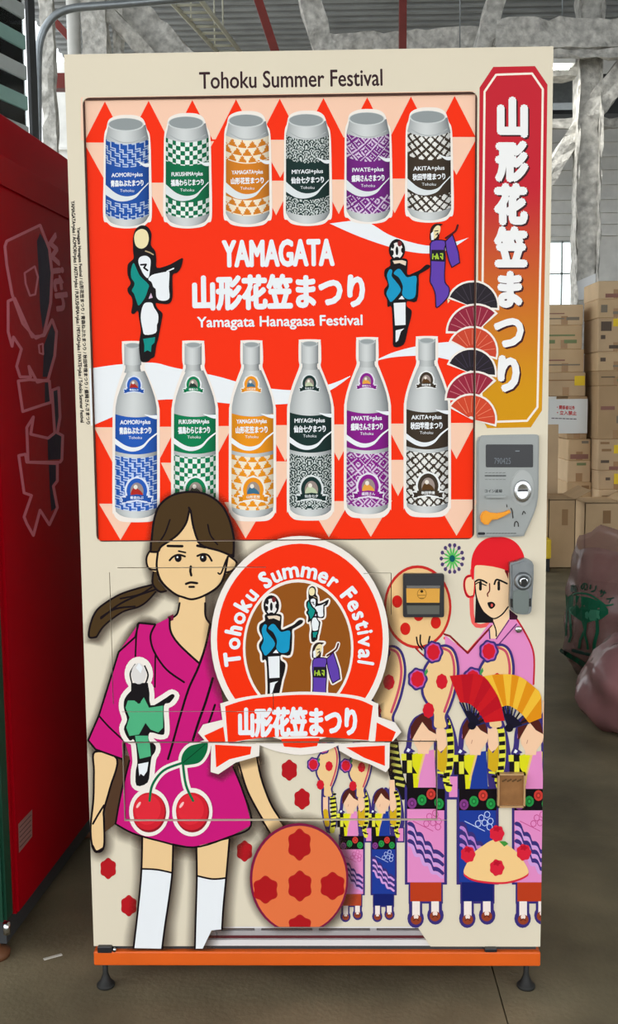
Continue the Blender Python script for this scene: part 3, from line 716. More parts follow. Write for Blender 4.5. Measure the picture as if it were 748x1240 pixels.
def dancer_purple(P, T, s=1, halo=None):
    z0 = Z(455, 260, 6.233); z = lambda *p: T(z0(*p))
    PU = rgb(100, 66, 172); DK = rgb(34, 20, 44)
    hair = z((408,150),(418,95),(450,65),(505,68),(482,90),(482,140),(470,192),(414,192))
    body = z((425,195),(530,195),(520,250),(525,300),(525,360),(520,440),(525,510),(555,550),(550,610),(510,660),(470,695),(455,690),(450,600),(430,540),(410,500),(415,430),(415,340),(410,270))
    slv = z((525,200),(580,145),(600,200),(625,280),(635,360),(575,395),(555,350),(535,270)); arm = z((530,172),(580,138),(606,115),(620,75))
    if halo:
        for q in (hair, body, slv): P.line(q, halo, CRM, False, True)
        P.line(arm, halo, CRM, True)
    P.fill(hair, rgb(52, 30, 24), True); P.fill(z((432,120),(460,80),(488,86),(484,130),(458,168),(440,175)), rgb(240, 222, 170), True); P.fill(z((416,140),(436,120),(440,186),(420,188)), WHT)
    P.line(z((448,120),(470,118)), 1.2*s, DK); P.line(z((455,150),(470,135),(470,160)), 1.2*s, DK)
    P.line(arm, 2.4*s, rgb(80, 26, 26), True); P.fill(body, PU, True, 3); P.line(body, 1.3*s, DK, True, True, 3); P.fill(slv, PU); P.line(slv, 1.3*s, DK, False, True)
    P.fill(z((420,262),(522,262),(520,352),(418,348)), rgb(34, 28, 40))
    for q in (((432,295),(430,330)), ((452,330),(462,292),(474,330),(452,318)), ((490,292),(505,292),(505,332),(490,312)), ((440,312),(462,312))): P.line(z(*q), 1.5*s, rgb(168, 200, 60))
    P.fill(z((540,630),(562,645),(545,668)), rgb(238, 226, 170))
I = lambda p: p
P = Print(FS, 90); dancer_white(P, I); P.build('printed_dancer', DP)['label'] = 'dancer with white sleeve and teal coat'
P = Print(FS, 90); dancer_blue(P, I); P.build('printed_dancer', DP)['label'] = 'dancer in a blue coat with painted face'
P = Print(FS, 90); dancer_purple(P, I); P.build('printed_dancer', DP)['label'] = 'dancer in a purple kimono'

# ---------------------------------------------------------------- heading, tiny border text, tall side sign, fans
P = Print(FS, 1); P.text('Tohoku Summer Festival', 352, 95.5, 222, 21, rgb(58, 36, 40), -.018, .014); P.build('heading_lettering', FP)['label'] = 'dark brown festival heading above the display'
P = Print(FS, 1)
for x0, y0, x1, y1, s_ in ((87.5, 243, 99, 512, 'YAMAGATA+plus / AOMORI+plus / AKITA+plus / FUKUSHIMA+plus / MIYAGI+plus / IWATE+plus / Tohoku Summer Festival'), (95, 275, 106.5, 514, 'Yamagata Hanagasa Festival / 山形花笠まつり / 青森ねぶたまつり / 秋田竿燈まつり / 盛岡さんさまつり')):
    P.text(s_, (x0+x1)/2, (y0+y1)/2, y1-y0, 6.0, rgb(58, 50, 46), math.atan2(y1-y0, x1-x0), .04)
P.build('border_lettering', FP)['label'] = 'two tiny vertical lines of text along the left border'
P = Print(FS, 1)
def sgn(x, y):
    t = max(0, min(1, (y-230)/240.0))
    return mixc(rgb(206, 40, 54), rgb(222, 156, 22), t**1.25)
oct_ = [(597,81),(647.5,80),(662.7,102.5),(660,300),(656,497),(642.5,517.5),(590,518.5),(577,498),(579,300),(580.5,106)]
P.grad(oct_, lambda x, y: shade(sgn(x, y), .93))
P.line([(600.5,90.5),(644,89),(657,108),(654.5,300),(650.5,493),(638,509.5),(592,511),(582.5,495),(584.5,300),(586.5,111)], 2.6, rgb(252, 238, 222), False, True)
LB = P.L
for ch, x0, x1, y0, y1 in (('山',601.4,639,117,167),('形',599,640,170,221),('花',597.5,639,221.5,273),('笠',597.5,638.5,273.5,324),('ま',602,632.5,328,373),('つ',597.5,634,385,421),('り',602,629,430,475)):
    P.L = LB; P.text(ch, (x0+x1)/2+2, (y0+y1)/2+2, x1-x0, y1-y0, rgb(70, 34, 38), 0, .05); P.text(ch, (x0+x1)/2, (y0+y1)/2, x1-x0, y1-y0, rgb(246, 244, 242), 0, .05)
P.build('side_sign', FP)['label'] = 'tall red to orange sign with white vertical characters'
z = Z(540, 330, 5.754)
for i, (cx, cy, R_, a0, a1, c, rb) in enumerate(((185,238,172,-3,156,rgb(44,38,44),rgb(70,62,72)), (205,420,192,46,176,rgb(150,40,62),rgb(206,120,130)), (185,550,165,-14,152,rgb(208,72,48),rgb(232,130,104)), (175,702,165,-4,155,rgb(44,38,44),rgb(66,56,76)), (195,888,190,46,176,rgb(156,42,62),rgb(206,120,130)), (175,1022,166,-12,147,rgb(214,74,46),rgb(236,132,100)))):
    P = Print(FS, 26+i*13); (X0, Y0), = z((cx, cy)); R0 = R_/5.754
    def sec(r0, r1, b0, b1, n=14):
        o = [(X0+r1*math.cos(math.radians(b0+(b1-b0)*k/n)), Y0-r1*math.sin(math.radians(b0+(b1-b0)*k/n))) for k in range(n+1)]
        return o + [(X0+r0*math.cos(math.radians(b1+(b0-b1)*k/n)), Y0-r0*math.sin(math.radians(b1+(b0-b1)*k/n))) for k in range(n+1)]
    P.fill(sec(R0*.0, R0+2.4, a0-5, a1+5), CRM); P.fill(sec(R0*.12, R0, a0, a1), c)
    for k in range(1, 8):
        a = math.radians(a0+(a1-a0)*k/8); P.line([(X0+R0*.3*math.cos(a), Y0-R0*.3*math.sin(a)), (X0+R0*.93*math.cos(a), Y0-R0*.93*math.sin(a))], .8, rb)
    P.build('printed_fan', FP)['label'] = ['black', 'dark pink', 'orange red'][i % 3]+' folding fan with white outline'
# ---------------------------------------------------------------- big printed girl in a magenta coat
SK = rgb(242, 204, 150); MAG = rgb(206, 26, 122); HAIR = rgb(74, 54, 28); LN = rgb(24, 14, 18); SHD = rgb(70, 48, 34)
a = Z(90, 590, 3.4); b = Z(100, 730, 3.74); c = Z(90, 850, 2.992)
P = Print(FS, 108)
hair = a((315,265),(318,200),(328,130),(350,75),(400,35),(470,20),(540,30),(600,70),(635,130),(655,210),(655,285))
line_ = a((655,285),(600,262),(520,235),(490,170),(475,95),(458,150),(420,200),(360,242),(345,264),(315,265))
head_sil = a((315,200),(328,130),(350,75),(400,35),(470,20),(540,30),(600,70),(635,130),(655,210),(668,310),(640,350),(595,405),(560,450),(560,560),(430,560),(435,460),(370,425),(330,400),(298,300))
pony = a((335,398),(265,415),(190,440),(130,475),(90,510),(68,560),(61,615)) + [(117, 771), (126.7, 757), (148, 741), (167, 735), (178, 728), (188.5, 716.5)]
sleeve = [(168,755),(144,789),(135,818),(120,866),(107,896),(116,907),(148,918),(152,890),(170,830),(190,790),(188,756)]
coat = [(168,755),(188,756),(206,747),(209,765),(240,802),(254,757),(262,800),(270,850),(283,900),(282,930),(294,960),(304,999),(277,1013),(234,1025.5),(190,1017),(160,1008),(140,997),(147,960),(157,920),(150,897),(148,860),(150,800)]
arm_l = c((75,180),(155,205),(130,310),(108,390),(108,430),(108,520),(88,542),(66,520),(60,450),(70,350),(72,250))
arm_r = Z(260, 900, 3.937)((112,95),(200,70),(215,150),(240,230),(275,310),(325,385),(262,424),(200,320),(150,220))
leg1 = c((247,480),(358,505),(355,615),(345,700),(330,800),(318,892),(215,890),(230,760),(243,620)); leg2 = c((445,520),(562,495),(550,635),(540,740),(535,822),(497,826),(465,892),(437,892),(440,780),(444,640))
for q, w_, al, dx, dy in ((head_sil,11,.62,3,2),(pony,11,.6,2,4),(arm_l,12,.55,2,2),(coat,13,.6,3,4),(arm_r,13,.75,2,2),(leg1,14,.62,2,0),(leg2,14,.62,2,0),(sleeve,9,.5,-1,2)): P.soft(q, w_, SHD, al, q is not pony, dx, dy)
P.fill(c((150,195),(205,200),(172,330),(150,440),(112,470),(112,390),(132,310)), rgb(84, 58, 40))
P.fill(pony, HAIR); P.line(pony[:7]+[(117,771)], 2.34, LN, True); P.line(pony[7:], 2.08, LN, True)
P.line(a((335,420),(250,450),(180,485),(110,540)), 2.34, LN, True); P.line(a((320,410),(270,440),(190,458)), 2.08, LN, True); P.line(a((250,490),(170,500),(110,535)), 2.34, LN, True)
P.fill(leg1, SK); P.fill(leg2, SK)
P.fill(c((243,603),(300,606),(353,617),(345,700),(330,800),(318,892),(215,890),(230,760)), WHT); P.fill(c((444,630),(500,640),(550,636),(540,740),(535,822),(497,826),(465,892),(437,892),(440,780)), WHT)
for q in (((247,480),(243,620),(230,760),(215,890)), ((358,505),(355,615),(345,700),(330,800),(318,892)), ((443,520),(444,640),(440,780),(437,892)), ((562,495),(550,635),(540,740),(535,822)), ((243,603),(300,606),(353,617)), ((444,628),(500,640),(550,636))): P.line(c(*q), 2.21, LN, True)
P.fill(arm_l, SK, True); P.line(arm_l, 2.34, LN, True, True); P.line(c((68,440),(88,405),(108,373)), 2.34, LN, True); P.line(c((66,520),(80,541),(104,530)), 3.38, LN, True)
P.fill(arm_r, SK, True); P.line(arm_r[1:6], 2.34, LN, True); P.line(arm_r[6:]+[arm_r[0]], 2.34, LN, True)
P.fill(coat, MAG); P.fill(sleeve, MAG)
P.line(coat[9:17], 2.21, LN, True); P.line(c((150,440),(170,330),(198,215)), 2.21, LN, True); P.line([(168,755),(164,771),(144,789),(135,818),(120,866),(107,896),(116,907),(149,919)], 2.34, LN)
P.line(b((255,90),(330,97)), 2.34, LN); P.line(b((250,95),(243,160),(240,240)), 2.21, LN); P.line(b((75,510),(120,560),(190,625)), 2.21, LN, True); P.line(b((330,235),(328,380)), 1.95, LN)
neck = b((440,-60),(432,50),(392,72),(400,130),(440,190),(525,270),(560,180),(578,95),(556,60),(555,-60))
P.fill(neck, SK); P.line(b((440,0),(428,50),(395,72)), 2.34, LN, True); P.line(b((555,0),(557,60),(578,95)), 2.34, LN, True); P.fill(b((385,62),(412,50),(412,76),(395,84)), rgb(120, 20, 60))
P.line(b((395,68),(400,130),(440,190),(528,272)), 2.60, LN, True); P.line(b((578,95),(558,190),(525,290),(480,390),(440,520),(412,620),(385,711)), 2.73, LN, True)
P.line(b((330,97),(308,150),(325,220),(380,300),(460,358)), 2.47, LN, True); P.line(b((590,340),(560,440),(525,540),(500,620)), 3, LN, True); P.line(b((600,460),(580,520),(565,560)), 2.60, LN); P.line(b((480,640),(455,711)), 2.21, LN)
P.line(c((180,150),(176,215)), 1.95, LN)
P.fill(a((328,340),(323,395),(350,428),(378,426),(345,380),(338,345)), HAIR, True); P.line(a((328,340),(323,395),(350,428),(378,426)), 2.34, LN, True); P.fill(a((612,365),(655,325),(640,362),(600,402)), HAIR)
P.fill(a((350,255),(318,257),(298,290),(306,332),(345,342)), SK, True); P.line(a((345,258),(318,257),(298,290),(306,332),(340,340)), 2.34, LN, True)
P.fill(a((632,280),(668,310),(650,342),(605,356)), SK, True); P.line(a((640,284),(668,310),(650,342),(612,352)), 2.34, LN, True)
P.fill(a((475,85),(420,195),(345,255),(340,330),(360,388),(410,435),(450,452),(490,460),(545,440),(595,405),(618,360),(637,278),(520,225)), SK)
P.line(a((345,262),(340,330),(360,388),(410,435),(450,452),(490,460),(545,440),(595,405),(618,360),(632,285)), 2.60, LN, True)
P.fill(cat(hair, False)+cat(line_, False), HAIR); P.line(hair, 2.60, LN, True); P.line(line_, 2.60, LN, True)
P.line(a((392,135),(372,190),(350,225)), 1.95, LN, True); P.line(a((548,155),(560,200),(590,235)), 1.95, LN, True); P.line(a((470,85),(478,100)), 2.60, LN); P.line(a((655,275),(630,290),(605,352),(592,352)), 2.08, LN, True)
P.line(a((385,241),(445,242)), 3.12, LN); P.line(a((507,240),(540,246)), 3.38, LN); P.line(a((430,262),(458,268)), 2.08, LN)
for e in (428, 531):
    P.ell(*a((e, 291))[0], 4.2, 4.8, LN); P.ell(*a((e-3, 287))[0], 1.1, 1.2, WHT)
P.line(a((393,300),(408,285),(430,277),(456,284)), 2.47, LN, True); P.line(a((507,282),(530,274),(552,280),(566,302)), 2.47, LN, True); P.line(a((480,325),(478,345),(482,362)), 2.86, LN)
P.line(a((460,397),(480,391),(506,394)), 2.86, LN, True); P.line(a((474,409),(493,409)), 2.60, LN)
P.build('printed_girl', FP)['label'] = 'printed girl with brown ponytail and magenta coat'

# ---------------------------------------------------------------- scattered red blossoms and the big orange hat disc
for x, y in ((131, 1051.5), (156, 1096.6), (296, 1030.5), (350, 934), (365.5, 969)):
    P = Print(FS, 30); P.flower(x, y, 10.3, 13, rgb(184, 26, 34), 6, .07, math.pi/6); P.build('printed_blossom', FP)
P = Print(FS, 188)
def clipy(pts, ym):
    o = []
    for i in range(len(pts)):
        p, q = pts[i-1], pts[i]
        if (p[1] < ym) != (q[1] < ym): t = (ym-p[1])/(q[1]-p[1]); o.append((p[0]+(q[0]-p[0])*t, ym))
        if q[1] < ym: o.append(q)
    return o
el = ellp(362, 1063, 59.5, 67, 48); P.soft(clipy(el, 1121.5), 12, SHD, .6, False, 3, -1)
P.fill(clipy(el, 1121.5), rgb(128, 28, 66)); P.fill(clipy(ellp(362.3, 1063.5, 56.8, 64.2, 48), 1121.5), rgb(234, 118, 68))
def flp(cx, cy, rx, ry): return [(cx+rx*(.92+.08*math.cos(6*t))*math.sin(t), cy+ry*(.92+.08*math.cos(6*t))*math.cos(t)) for t in [k*math.pi/24 for k in range(48)]]
for x, y, rx, ry in ((362.5, 1022, 15, 19.5), (321.5, 1076.5, 16, 17), (363, 1072, 15.5, 18.8), (402.5, 1072, 16, 17), (363, 1121, 15, 14.5)): P.fill(clipy(flp(x, y, rx, ry), 1121.5), rgb(178, 26, 30))
P.build('printed_hat_disc', FP)['label'] = 'large orange disc with dark red blossoms'

# ---------------------------------------------------------------- woman with red hair, festival women, hats, fans
PK = rgb(232, 142, 196); IND = rgb(62, 50, 118); REDL = rgb(196, 36, 50); TAN = rgb(244, 204, 146); CRI = rgb(214, 30, 46); SK2 = rgb(250, 204, 166)
h = Z(560, 640, 6.527); e = Z(450, 630, 3.4)
P = Print(FS, 1)
P.line(e((300,485),(395,545),(480,445)), 3.4, rgb(250, 90, 80)); P.line(h((75,330),(85,740),(240,745)), 5, rgb(245, 96, 90), True)
P.fill(h((-140,840),(40,990),(185,780),(220,740),(380,700),(430,720),(500,830),(560,950),(572,1080),(560,1240),(-60,1240),(-140,1000)), PK)
P.line(h((410,690),(480,800),(545,930),(565,1040),(560,1230)), 2.2, REDL, True); P.line(h((-145,835),(-100,850),(40,985),(120,890),(230,770)), 2.4, rgb(140, 30, 36))
P.fill(h((105,520),(95,745),(235,745),(250,710),(150,640)), BLK); P.fill(h((368,640),(435,690),(430,720),(370,720)), rgb(60, 20, 40))
P.fill(h((235,700),(365,610),(365,715),(270,870),(210,870),(215,790),(250,750)), rgb(250, 212, 168)); P.line(h((210,800),(215,870)), 1.6, IND); P.line(h((240,740),(262,800),(265,850)), 1.6, BLK, True)
P.fill(h((360,720),(400,720),(425,750),(290,910),(265,875)), PK); P.line(h((365,725),(265,872)), 1.5, rgb(110, 50, 110)); P.line(h((425,755),(290,910)), 1.5, rgb(110, 50, 110))
P.fill(h((95,290),(100,430),(110,540),(150,640),(200,690),(250,712),(310,680),(360,615),(370,340),(200,280)), rgb(250, 212, 168)); P.line(h((95,430),(108,540),(150,640),(200,690),(250,712),(310,680),(360,618)), 1.7, BLK, True)
P.fill(h((88,385),(45,365),(10,400),(5,470),(30,540),(75,548),(95,520)), rgb(240, 40, 50), True); P.fill(h((88,400),(52,385),(25,410),(22,465),(42,520),(80,528)), rgb(250, 212, 168), True); P.line(h((80,375),(20,390),(15,480),(40,535),(85,530)), 1.2, rgb(140, 20, 30), True)
P.fill(h((68,380),(68,260),(90,180),(140,110),(210,72),(300,66),(370,80),(430,120),(475,190),(490,250),(500,330),(345,350),(330,325),(230,300),(130,290),(95,305),(85,400)), rgb(232, 32, 42), True)
P.fill(h((330,330),(360,330),(360,400)), rgb(120, 20, 30))
P.line(h((100,420),(125,405),(160,412),(190,430)), 2.2, BLK, True); P.line(h((140,425),(140,480)), 3.4, BLK); P.line(h((100,440),(125,425),(185,450)), 1.4, BLK); P.line(h((250,440),(265,405),(300,412),(350,435)), 2.2, BLK, True); P.line(h((285,425),(285,480)), 3.2, BLK)
P.line(h((212,435),(212,490),(196,515),(198,535)), 1.5, rgb(110, 30, 30), True); P.fill(h((195,590),(215,580),(240,582),(258,605),(235,632),(212,628)), BLK, True); P.ell(*h((230,606))[0], 1.4, 2, rgb(220, 90, 80))
P.build('printed_woman', FP)['label'] = 'printed woman with red hair and pink kimono'
P = Print(FS, 1)                                                                    # round hat disc behind the bill unit
q = Z(455, 670, 5.905); P.ell(505.5, 735, 41, 50.5, rgb(206, 44, 40), n=40); P.ell(505.5, 735, 38, 47, rgb(244, 200, 140), n=40)
for x, y in ((152,345),(210,540),(428,495),(305,440)): P.ell(*q((x, y))[0], 6.2, 7.6, rgb(214, 34, 26))
for u_ in (((290,600),(300,650),(330,690)), ((318,585),(318,640),(340,680)), ((385,595),(375,640)), ((285,680),(320,715),(350,740))): P.line(q(*u_), 1.9, BLK, True)
P.line(q((285,670),(310,705),(345,735)), 1.8, rgb(190, 40, 40)); P.build('printed_hat_disc', FP)['label'] = 'tan disc with red dots and a red rim'
P = Print(FS, 1)
for k in range(14):
    t = 2*math.pi*k/14; x, y = 547.3+math.cos(t)*13.2, 676.3+math.sin(t)*16.5
    P.line([(547.3, 676.3), (x, y)], 1.2, rgb(90, 70, 120)); P.line([(547.3, 676.3), (547.3+math.cos(t)*9, 676.3+math.sin(t)*11.5)], 2.2, rgb(92, 190, 92)); P.ell(x, y, 2.1, 2.5, rgb(80, 62, 108), n=10)
P.ell(547.3, 676.3, 3.4, 4.2, rgb(14, 92, 92)); P.build('printed_starburst', FP)['label'] = 'green and purple starburst flower'

def hat(P, T, halo=True):
    q0 = Z(455, 670, 5.905); q = lambda *p: T(q0(*p)); k = T([(1, 0)])[0][0]-T([(0, 0)])[0][0]
    body = q((395,760),(430,690),(500,668),(550,705),(574,790),(574,880),(550,1000),(520,1090),(490,1165),(500,1240),(420,1240),(415,1150),(385,1085),(345,1010),(340,930),(355,830))
    P.line(body[10:]+body[:10], 6.4*k, IND, True); P.fill(body, TAN, True); P.line(q((470,676),(530,706),(556,790),(556,890),(532,1000),(488,1130)), 3*k, rgb(206, 78, 100), True)
    for x, y, rx, ry, ring in ((410,705,47,58,1),(297,897,48,58,1),(470,915,42,56,0),(375,1120,42,56,0)):
        X, Y = q((x, y))[0]
        if ring: P.flower(X, Y, (rx+26)/5.905*k, (ry+26)/5.905*k, IND, 7, .05); P.flower(X, Y, (rx+10)/5.905*k, (ry+10)/5.905*k, rgb(190, 90, 170), 7, .05)
        P.flower(X, Y, rx/5.905*k, ry/5.905*k, CRI, 8, .04)
    P.fill(q((345,850),(365,820),(372,845),(350,880)), rgb(70, 150, 80))
def sc_(cx, oy, s): return lambda pts: [(cx+(p[0]-515)*s, oy+(p[1]-955)*s) for p in pts]
def woman(P, cx, oy, s, kim, hem, wave, arm=True, flor=rgb(200, 80, 140)):
    T = sc_(cx, oy, s); R = lambda x0, y0, x1, y1, c_: P.fill(T([(x0, y0), (x1, y0), (x1, y1), (x0, y1)]), c_); YL = rgb(232, 226, 70); YB = rgb(226, 220, 30)
    if arm:
        P.line(T([(538, 866), (542, 872), (549, 895), (552, 930), (545, 955)]), 8*s, IND, True); P.line(T([(531, 866), (531, 910), (534, 950)]), 11*s, IND)
    P.line(T([(513, 866), (503, 872), (497, 885), (495, 905), (492, 912)]), 6.5*s, IND, True); P.line(T([(520, 866), (527, 875), (529, 895)]), 7*s, IND, True); P.line(T([(513, 866), (503, 873), (499, 886), (498, 893)]), 3*s, PK, True)
    R(490, 952, 541, 1071, IND); R(494.5, 1066, 536, 1094, IND)
    for x, y in ((503, 1112), (527, 1108)): P.fill(T(ellp(x, y, 10, 11.5, 16)), IND); R(x-8, 1088, x+8, y, IND)
    R(541, 938, 556, 968, IND); R(543.5, 940, 553.5, 965, PK)
    if arm:
        P.fill(T([(527, 848), (537, 848), (541, 905), (530, 912), (528, 900)]), SK2); P.fill(T([(528, 905), (534, 912), (541, 902), (541, 930), (536, 936), (528, 930)]), rgb(214, 172, 30))
        path = [(540, 873), (544, 885), (545.5, 900), (545.5, 915), (544, 930), (540, 942), (543, 955)]; pp = cat(path, False, 3); P.line(T(path), 8*s, YL, True)
        for i, (x, y) in enumerate(pp[:-1]):
            if i % 2 == 0: P.fill(T([(x-4, y-2.2), (x+3.4, y-3), (x+3.4, y+2), (x-4, y+2.6)]), BLK); P.L -= 1
        for i in range(4): P.line(T([(530+i*3.5, 935+i*5), (536+i*3.5, 936+i*5)]), 2.6*s, BLK if i % 2 else YL)
    R(486, 914, 492, 922, YL); R(492, 913, 500, 938, BLK); R(493, 922, 499, 937, YL); R(487, 922, 493, 938, BLK); R(492, 938, 501, 955, BLK)
    P.fill(T([(499, 915), (515, 910), (527, 910), (526, 955), (501, 955), (500, 938)]), YB); P.fill(T([(499, 928), (505, 938), (499, 938)]), BLK); P.fill(T([(513, 911), (526, 909), (528, 955), (506, 955)]), kim); P.fill(T([(513, 911), (516, 911), (507, 945), (505, 945)]), rgb(240, 200, 120))
    P.fill(T([(511, 873), (500, 892), (501, 900), (506, 909), (506, 914), (519, 914), (520, 908), (527, 898), (529, 888)]), SK2)
    P.fill(T([(497, 895), (497, 880), (503, 870), (511, 864), (519, 867), (525, 876), (528, 889), (519, 884), (511, 874), (504, 886), (499, 895)]), rgb(84, 34, 28)); P.line(T([(509, 896), (508, 900)]), .9*s, rgb(200, 140, 120))
    P.fill(T([(496, 906), (503, 911), (496, 914), (490, 911)]), IND); P.fill(T([(494, 907), (497, 909), (495, 912), (492, 911)]), WHT)
    R(493, 955, 538.5, 981, rgb(22, 16, 20))
    for x, y, c_ in ((499, 974, rgb(132, 60, 132)), (511, 970, rgb(40, 150, 70)), (522, 963, rgb(206, 62, 52)), (531.5, 973, rgb(40, 150, 70))):
        P.fill(T(ellp(x, y, 5.6, 6.6, 12)), c_); P.fill(T(ellp(x, y, 3, 3.8, 10)), shade(c_, .55)); P.fill(T(ellp(x, y, 1.6, 2, 8)), shade(c_, 1.3))
    R(493, 981, 537.5, 1068, kim)
    for x, y in ((520, 990), (527, 986), (524, 996), (531, 994), (516, 997), (530, 1001)): P.line(T(ellp(x, y, 3.4, 3.8, 8)), .9*s, flor, False, True)
    P.line(T([(500, 994), (512, 1000), (524, 1006)]), .9*s, flor)
    for d_ in (0, 10.5, 21):
        zz = [(495.5, 997+d_), (499, 999+d_), (503, 1009+d_), (509, 1010+d_), (513, 1020+d_), (519, 1021+d_), (523, 1030+d_), (529, 1031+d_), (535, 1036+d_)]
        P.line(T(zz), 5*s, wave[0], True); P.line(T([(x, y+4.8) for x, y in zz]), 4*s, wave[1], True)
    R(496.5, 1068, 534, 1091, hem)
    for x, y in ((503.5, 1113), (526.5, 1109)):
        R(x-4.6, 1091, x+4.6, y-2, rgb(248, 232, 222)); P.fill(T(ellp(x, y, 6.6, 6.2, 14)), rgb(150, 66, 40)); P.fill(T(ellp(x, y-3.4, 3, 3.2, 10)), rgb(248, 226, 214)); P.line(T([(x-3, y+1), (x, y-1), (x+3, y+1)]), 1.2*s, rgb(96, 36, 24))
NAV = rgb(34, 60, 150)
for dx, base in ((-64, 20), (0, 130), (67, 130)):
    P = Print(FS, base); hat(P, lambda pts, dx=dx: [(p[0]+dx, p[1]+(1 if dx < 0 else -1 if dx else 0)) for p in pts]); P.build('printed_flower_hat', FP)
for cx, oy, s_, kim, hem, wv, fl in ((451, 955, 1, PK, rgb(190, 62, 30), (IND, rgb(214, 160, 220)), rgb(200, 80, 140)), (515, 955, 1, PK, rgb(190, 62, 30), (IND, rgb(214, 160, 220)), rgb(200, 80, 140)), (577.5, 955, 1, NAV, rgb(24, 34, 104), (IND, rgb(190, 130, 206)), rgb(190, 204, 240)), (644.5, 955, 1, PK, rgb(190, 62, 30), (IND, rgb(214, 160, 220)), rgb(200, 80, 140))):
    if cx == 451: continue
    P = Print(FS, 48); woman(P, cx, oy, s_, kim, hem, wv, True, fl); P.build('printed_dancing_woman', FP)['label'] = 'festival woman in %s kimono' % ('blue' if kim is NAV else 'pink')
for x0, y0 in ((379, 926.6), (418.5, 928)):
    P = Print(FS, 130); T = lambda pts, x0=x0, y0=y0: [(x0+(p[0]-505)*.65, y0+(p[1]-821.6)*.65) for p in pts]; hat(P, T); P.build('printed_flower_hat', FP)
P = Print(FS, 48); YL = rgb(232, 226, 70)                                                # loose arm and ribbon at the left of the small row
P.line([(394, 958), (394, 985), (399, 1004)], 10, IND, True); P.line([(401, 962), (405, 980), (404, 1000)], 7, IND, True); P.line([(394, 955), (394, 984)], 6, SK2); P.line([(394, 984), (396, 998)], 6, rgb(214, 172, 30)); P.line([(401, 962), (404, 976), (404, 990), (402, 1006)], 6, YL, True)
for k in range(8): P.line([(399.5+k*.3, 964+k*5.2), (406, 963+k*5.2)], 2.4, BLK)
P.build('printed_ribbon_arm', FP)
for cx, kim, hem, wv, fl in ((425.5, PK, rgb(180, 70, 40), (IND, rgb(214, 160, 220)), rgb(200, 80, 140)), (464, NAV, rgb(24, 34, 104), (IND, rgb(214, 160, 220)), rgb(190, 204, 240))):
    P = Print(FS, 48); woman(P, cx, 1012, .62, kim, hem, wv, True, fl); P.build('printed_dancing_woman', FP)['label'] = 'small festival woman in %s kimono' % ('blue' if kim is NAV else 'pink')
P = Print(FS, 10); P.line([(474, 900), (476, 920), (481, 945), (488, 962)], 17, BLK, True)  # ribbon hanging beside the badge
for k in range(7): P.line([(470+k*1.8, 903+k*8), (480+k*1.6, 905+k*8)], 3.4, rgb(206, 200, 90)); 
P.build('printed_ribbon', FP)

o = Z(540, 780, 5.905)
def fan(pv, outer, inner, cols, base, lab):
    """open fan: pleats between an outer and an inner edge, dark sticks running to the pivot"""
    P = Print(FS, base); n = len(cols); A = cat(outer, False, 8); B = cat(inner, False, 8)
    def pick(L, t): k = min(len(L)-2, int(t*(len(L)-1))); f = t*(len(L)-1)-k; return (L[k][0]+(L[k+1][0]-L[k][0])*f, L[k][1]+(L[k+1][1]-L[k][1])*f)
    for k in range(11): P.line([pv, pick(B, k/10)], 2.0, rgb(26, 20, 30) if k % 2 else rgb(44, 48, 100))
    mid = lambda t: tuple(pv[i]+(pick(B, t)[i]-pv[i])*.66 for i in (0, 1))
    P.fill([pv]+[mid(k/10) for k in range(11)], rgb(26, 22, 40)); P.ell(pv[0], pv[1]-1, 5, 5, rgb(24, 20, 34))
    for k, c_ in enumerate(cols):
        t0, t1 = k/n, (k+1)/n; tm = (t0+t1)/2; P.fill([pick(B, t0), pick(A, t0), pick(A, tm), pick(A, t1), pick(B, t1), pick(B, tm)], c_)
    P.build('printed_fan', FP)['label'] = lab
OR1, OR2 = rgb(246, 190, 56), rgb(230, 146, 22); R1, R2 = rgb(206, 26, 34), rgb(190, 20, 34)
fan((616, 882), [(583, 819), (597, 816.5), (612, 816), (623, 817), (633, 821), (645, 830.5), (654.5, 841), (655, 869)], [(606, 856), (613, 854), (620, 856), (631, 864), (640, 875)], [OR1, OR2, OR1, OR2, OR1, OR2, OR1, OR2], 150, 'orange folding fan with pale stripes')
fan((571, 879), [(544, 818), (564, 816), (583.5, 817.5), (596, 832), (605, 849), (610.5, 872)], [(556.5, 850), (566, 851), (574, 856), (581, 864), (587, 874.5)], [R1, R2, R1, R2, R1, R2, R1], 180, 'red folding fan')
i_ = Z(500, 840, 4.0); P = Print(FS, 150)
md = i_((245,850),(290,772),(335,735),(390,705),(440,722),(505,770),(556,850),(540,880),(470,905),(400,910),(310,900),(260,880)); P.fill([(x, y+2.5) for x, y in md], rgb(222, 44, 62), True); P.fill(md, rgb(250, 206, 140), True)
for x, y in ((265,776),(405,675),(535,766),(405,840)): P.flower(*i_((x, y))[0], 9.2, 10.4, rgb(220, 36, 58), 7, .06); P.flower(*i_((x, y-22))[0], 5, 3.6, rgb(190, 20, 44), 5, .2)
P.fill(i_((415,712),(445,712),(460,725),(440,738)), rgb(70, 150, 60)); P.build('printed_blossom_hat', FP)['label'] = 'tan mound shaped hat with red blossoms'

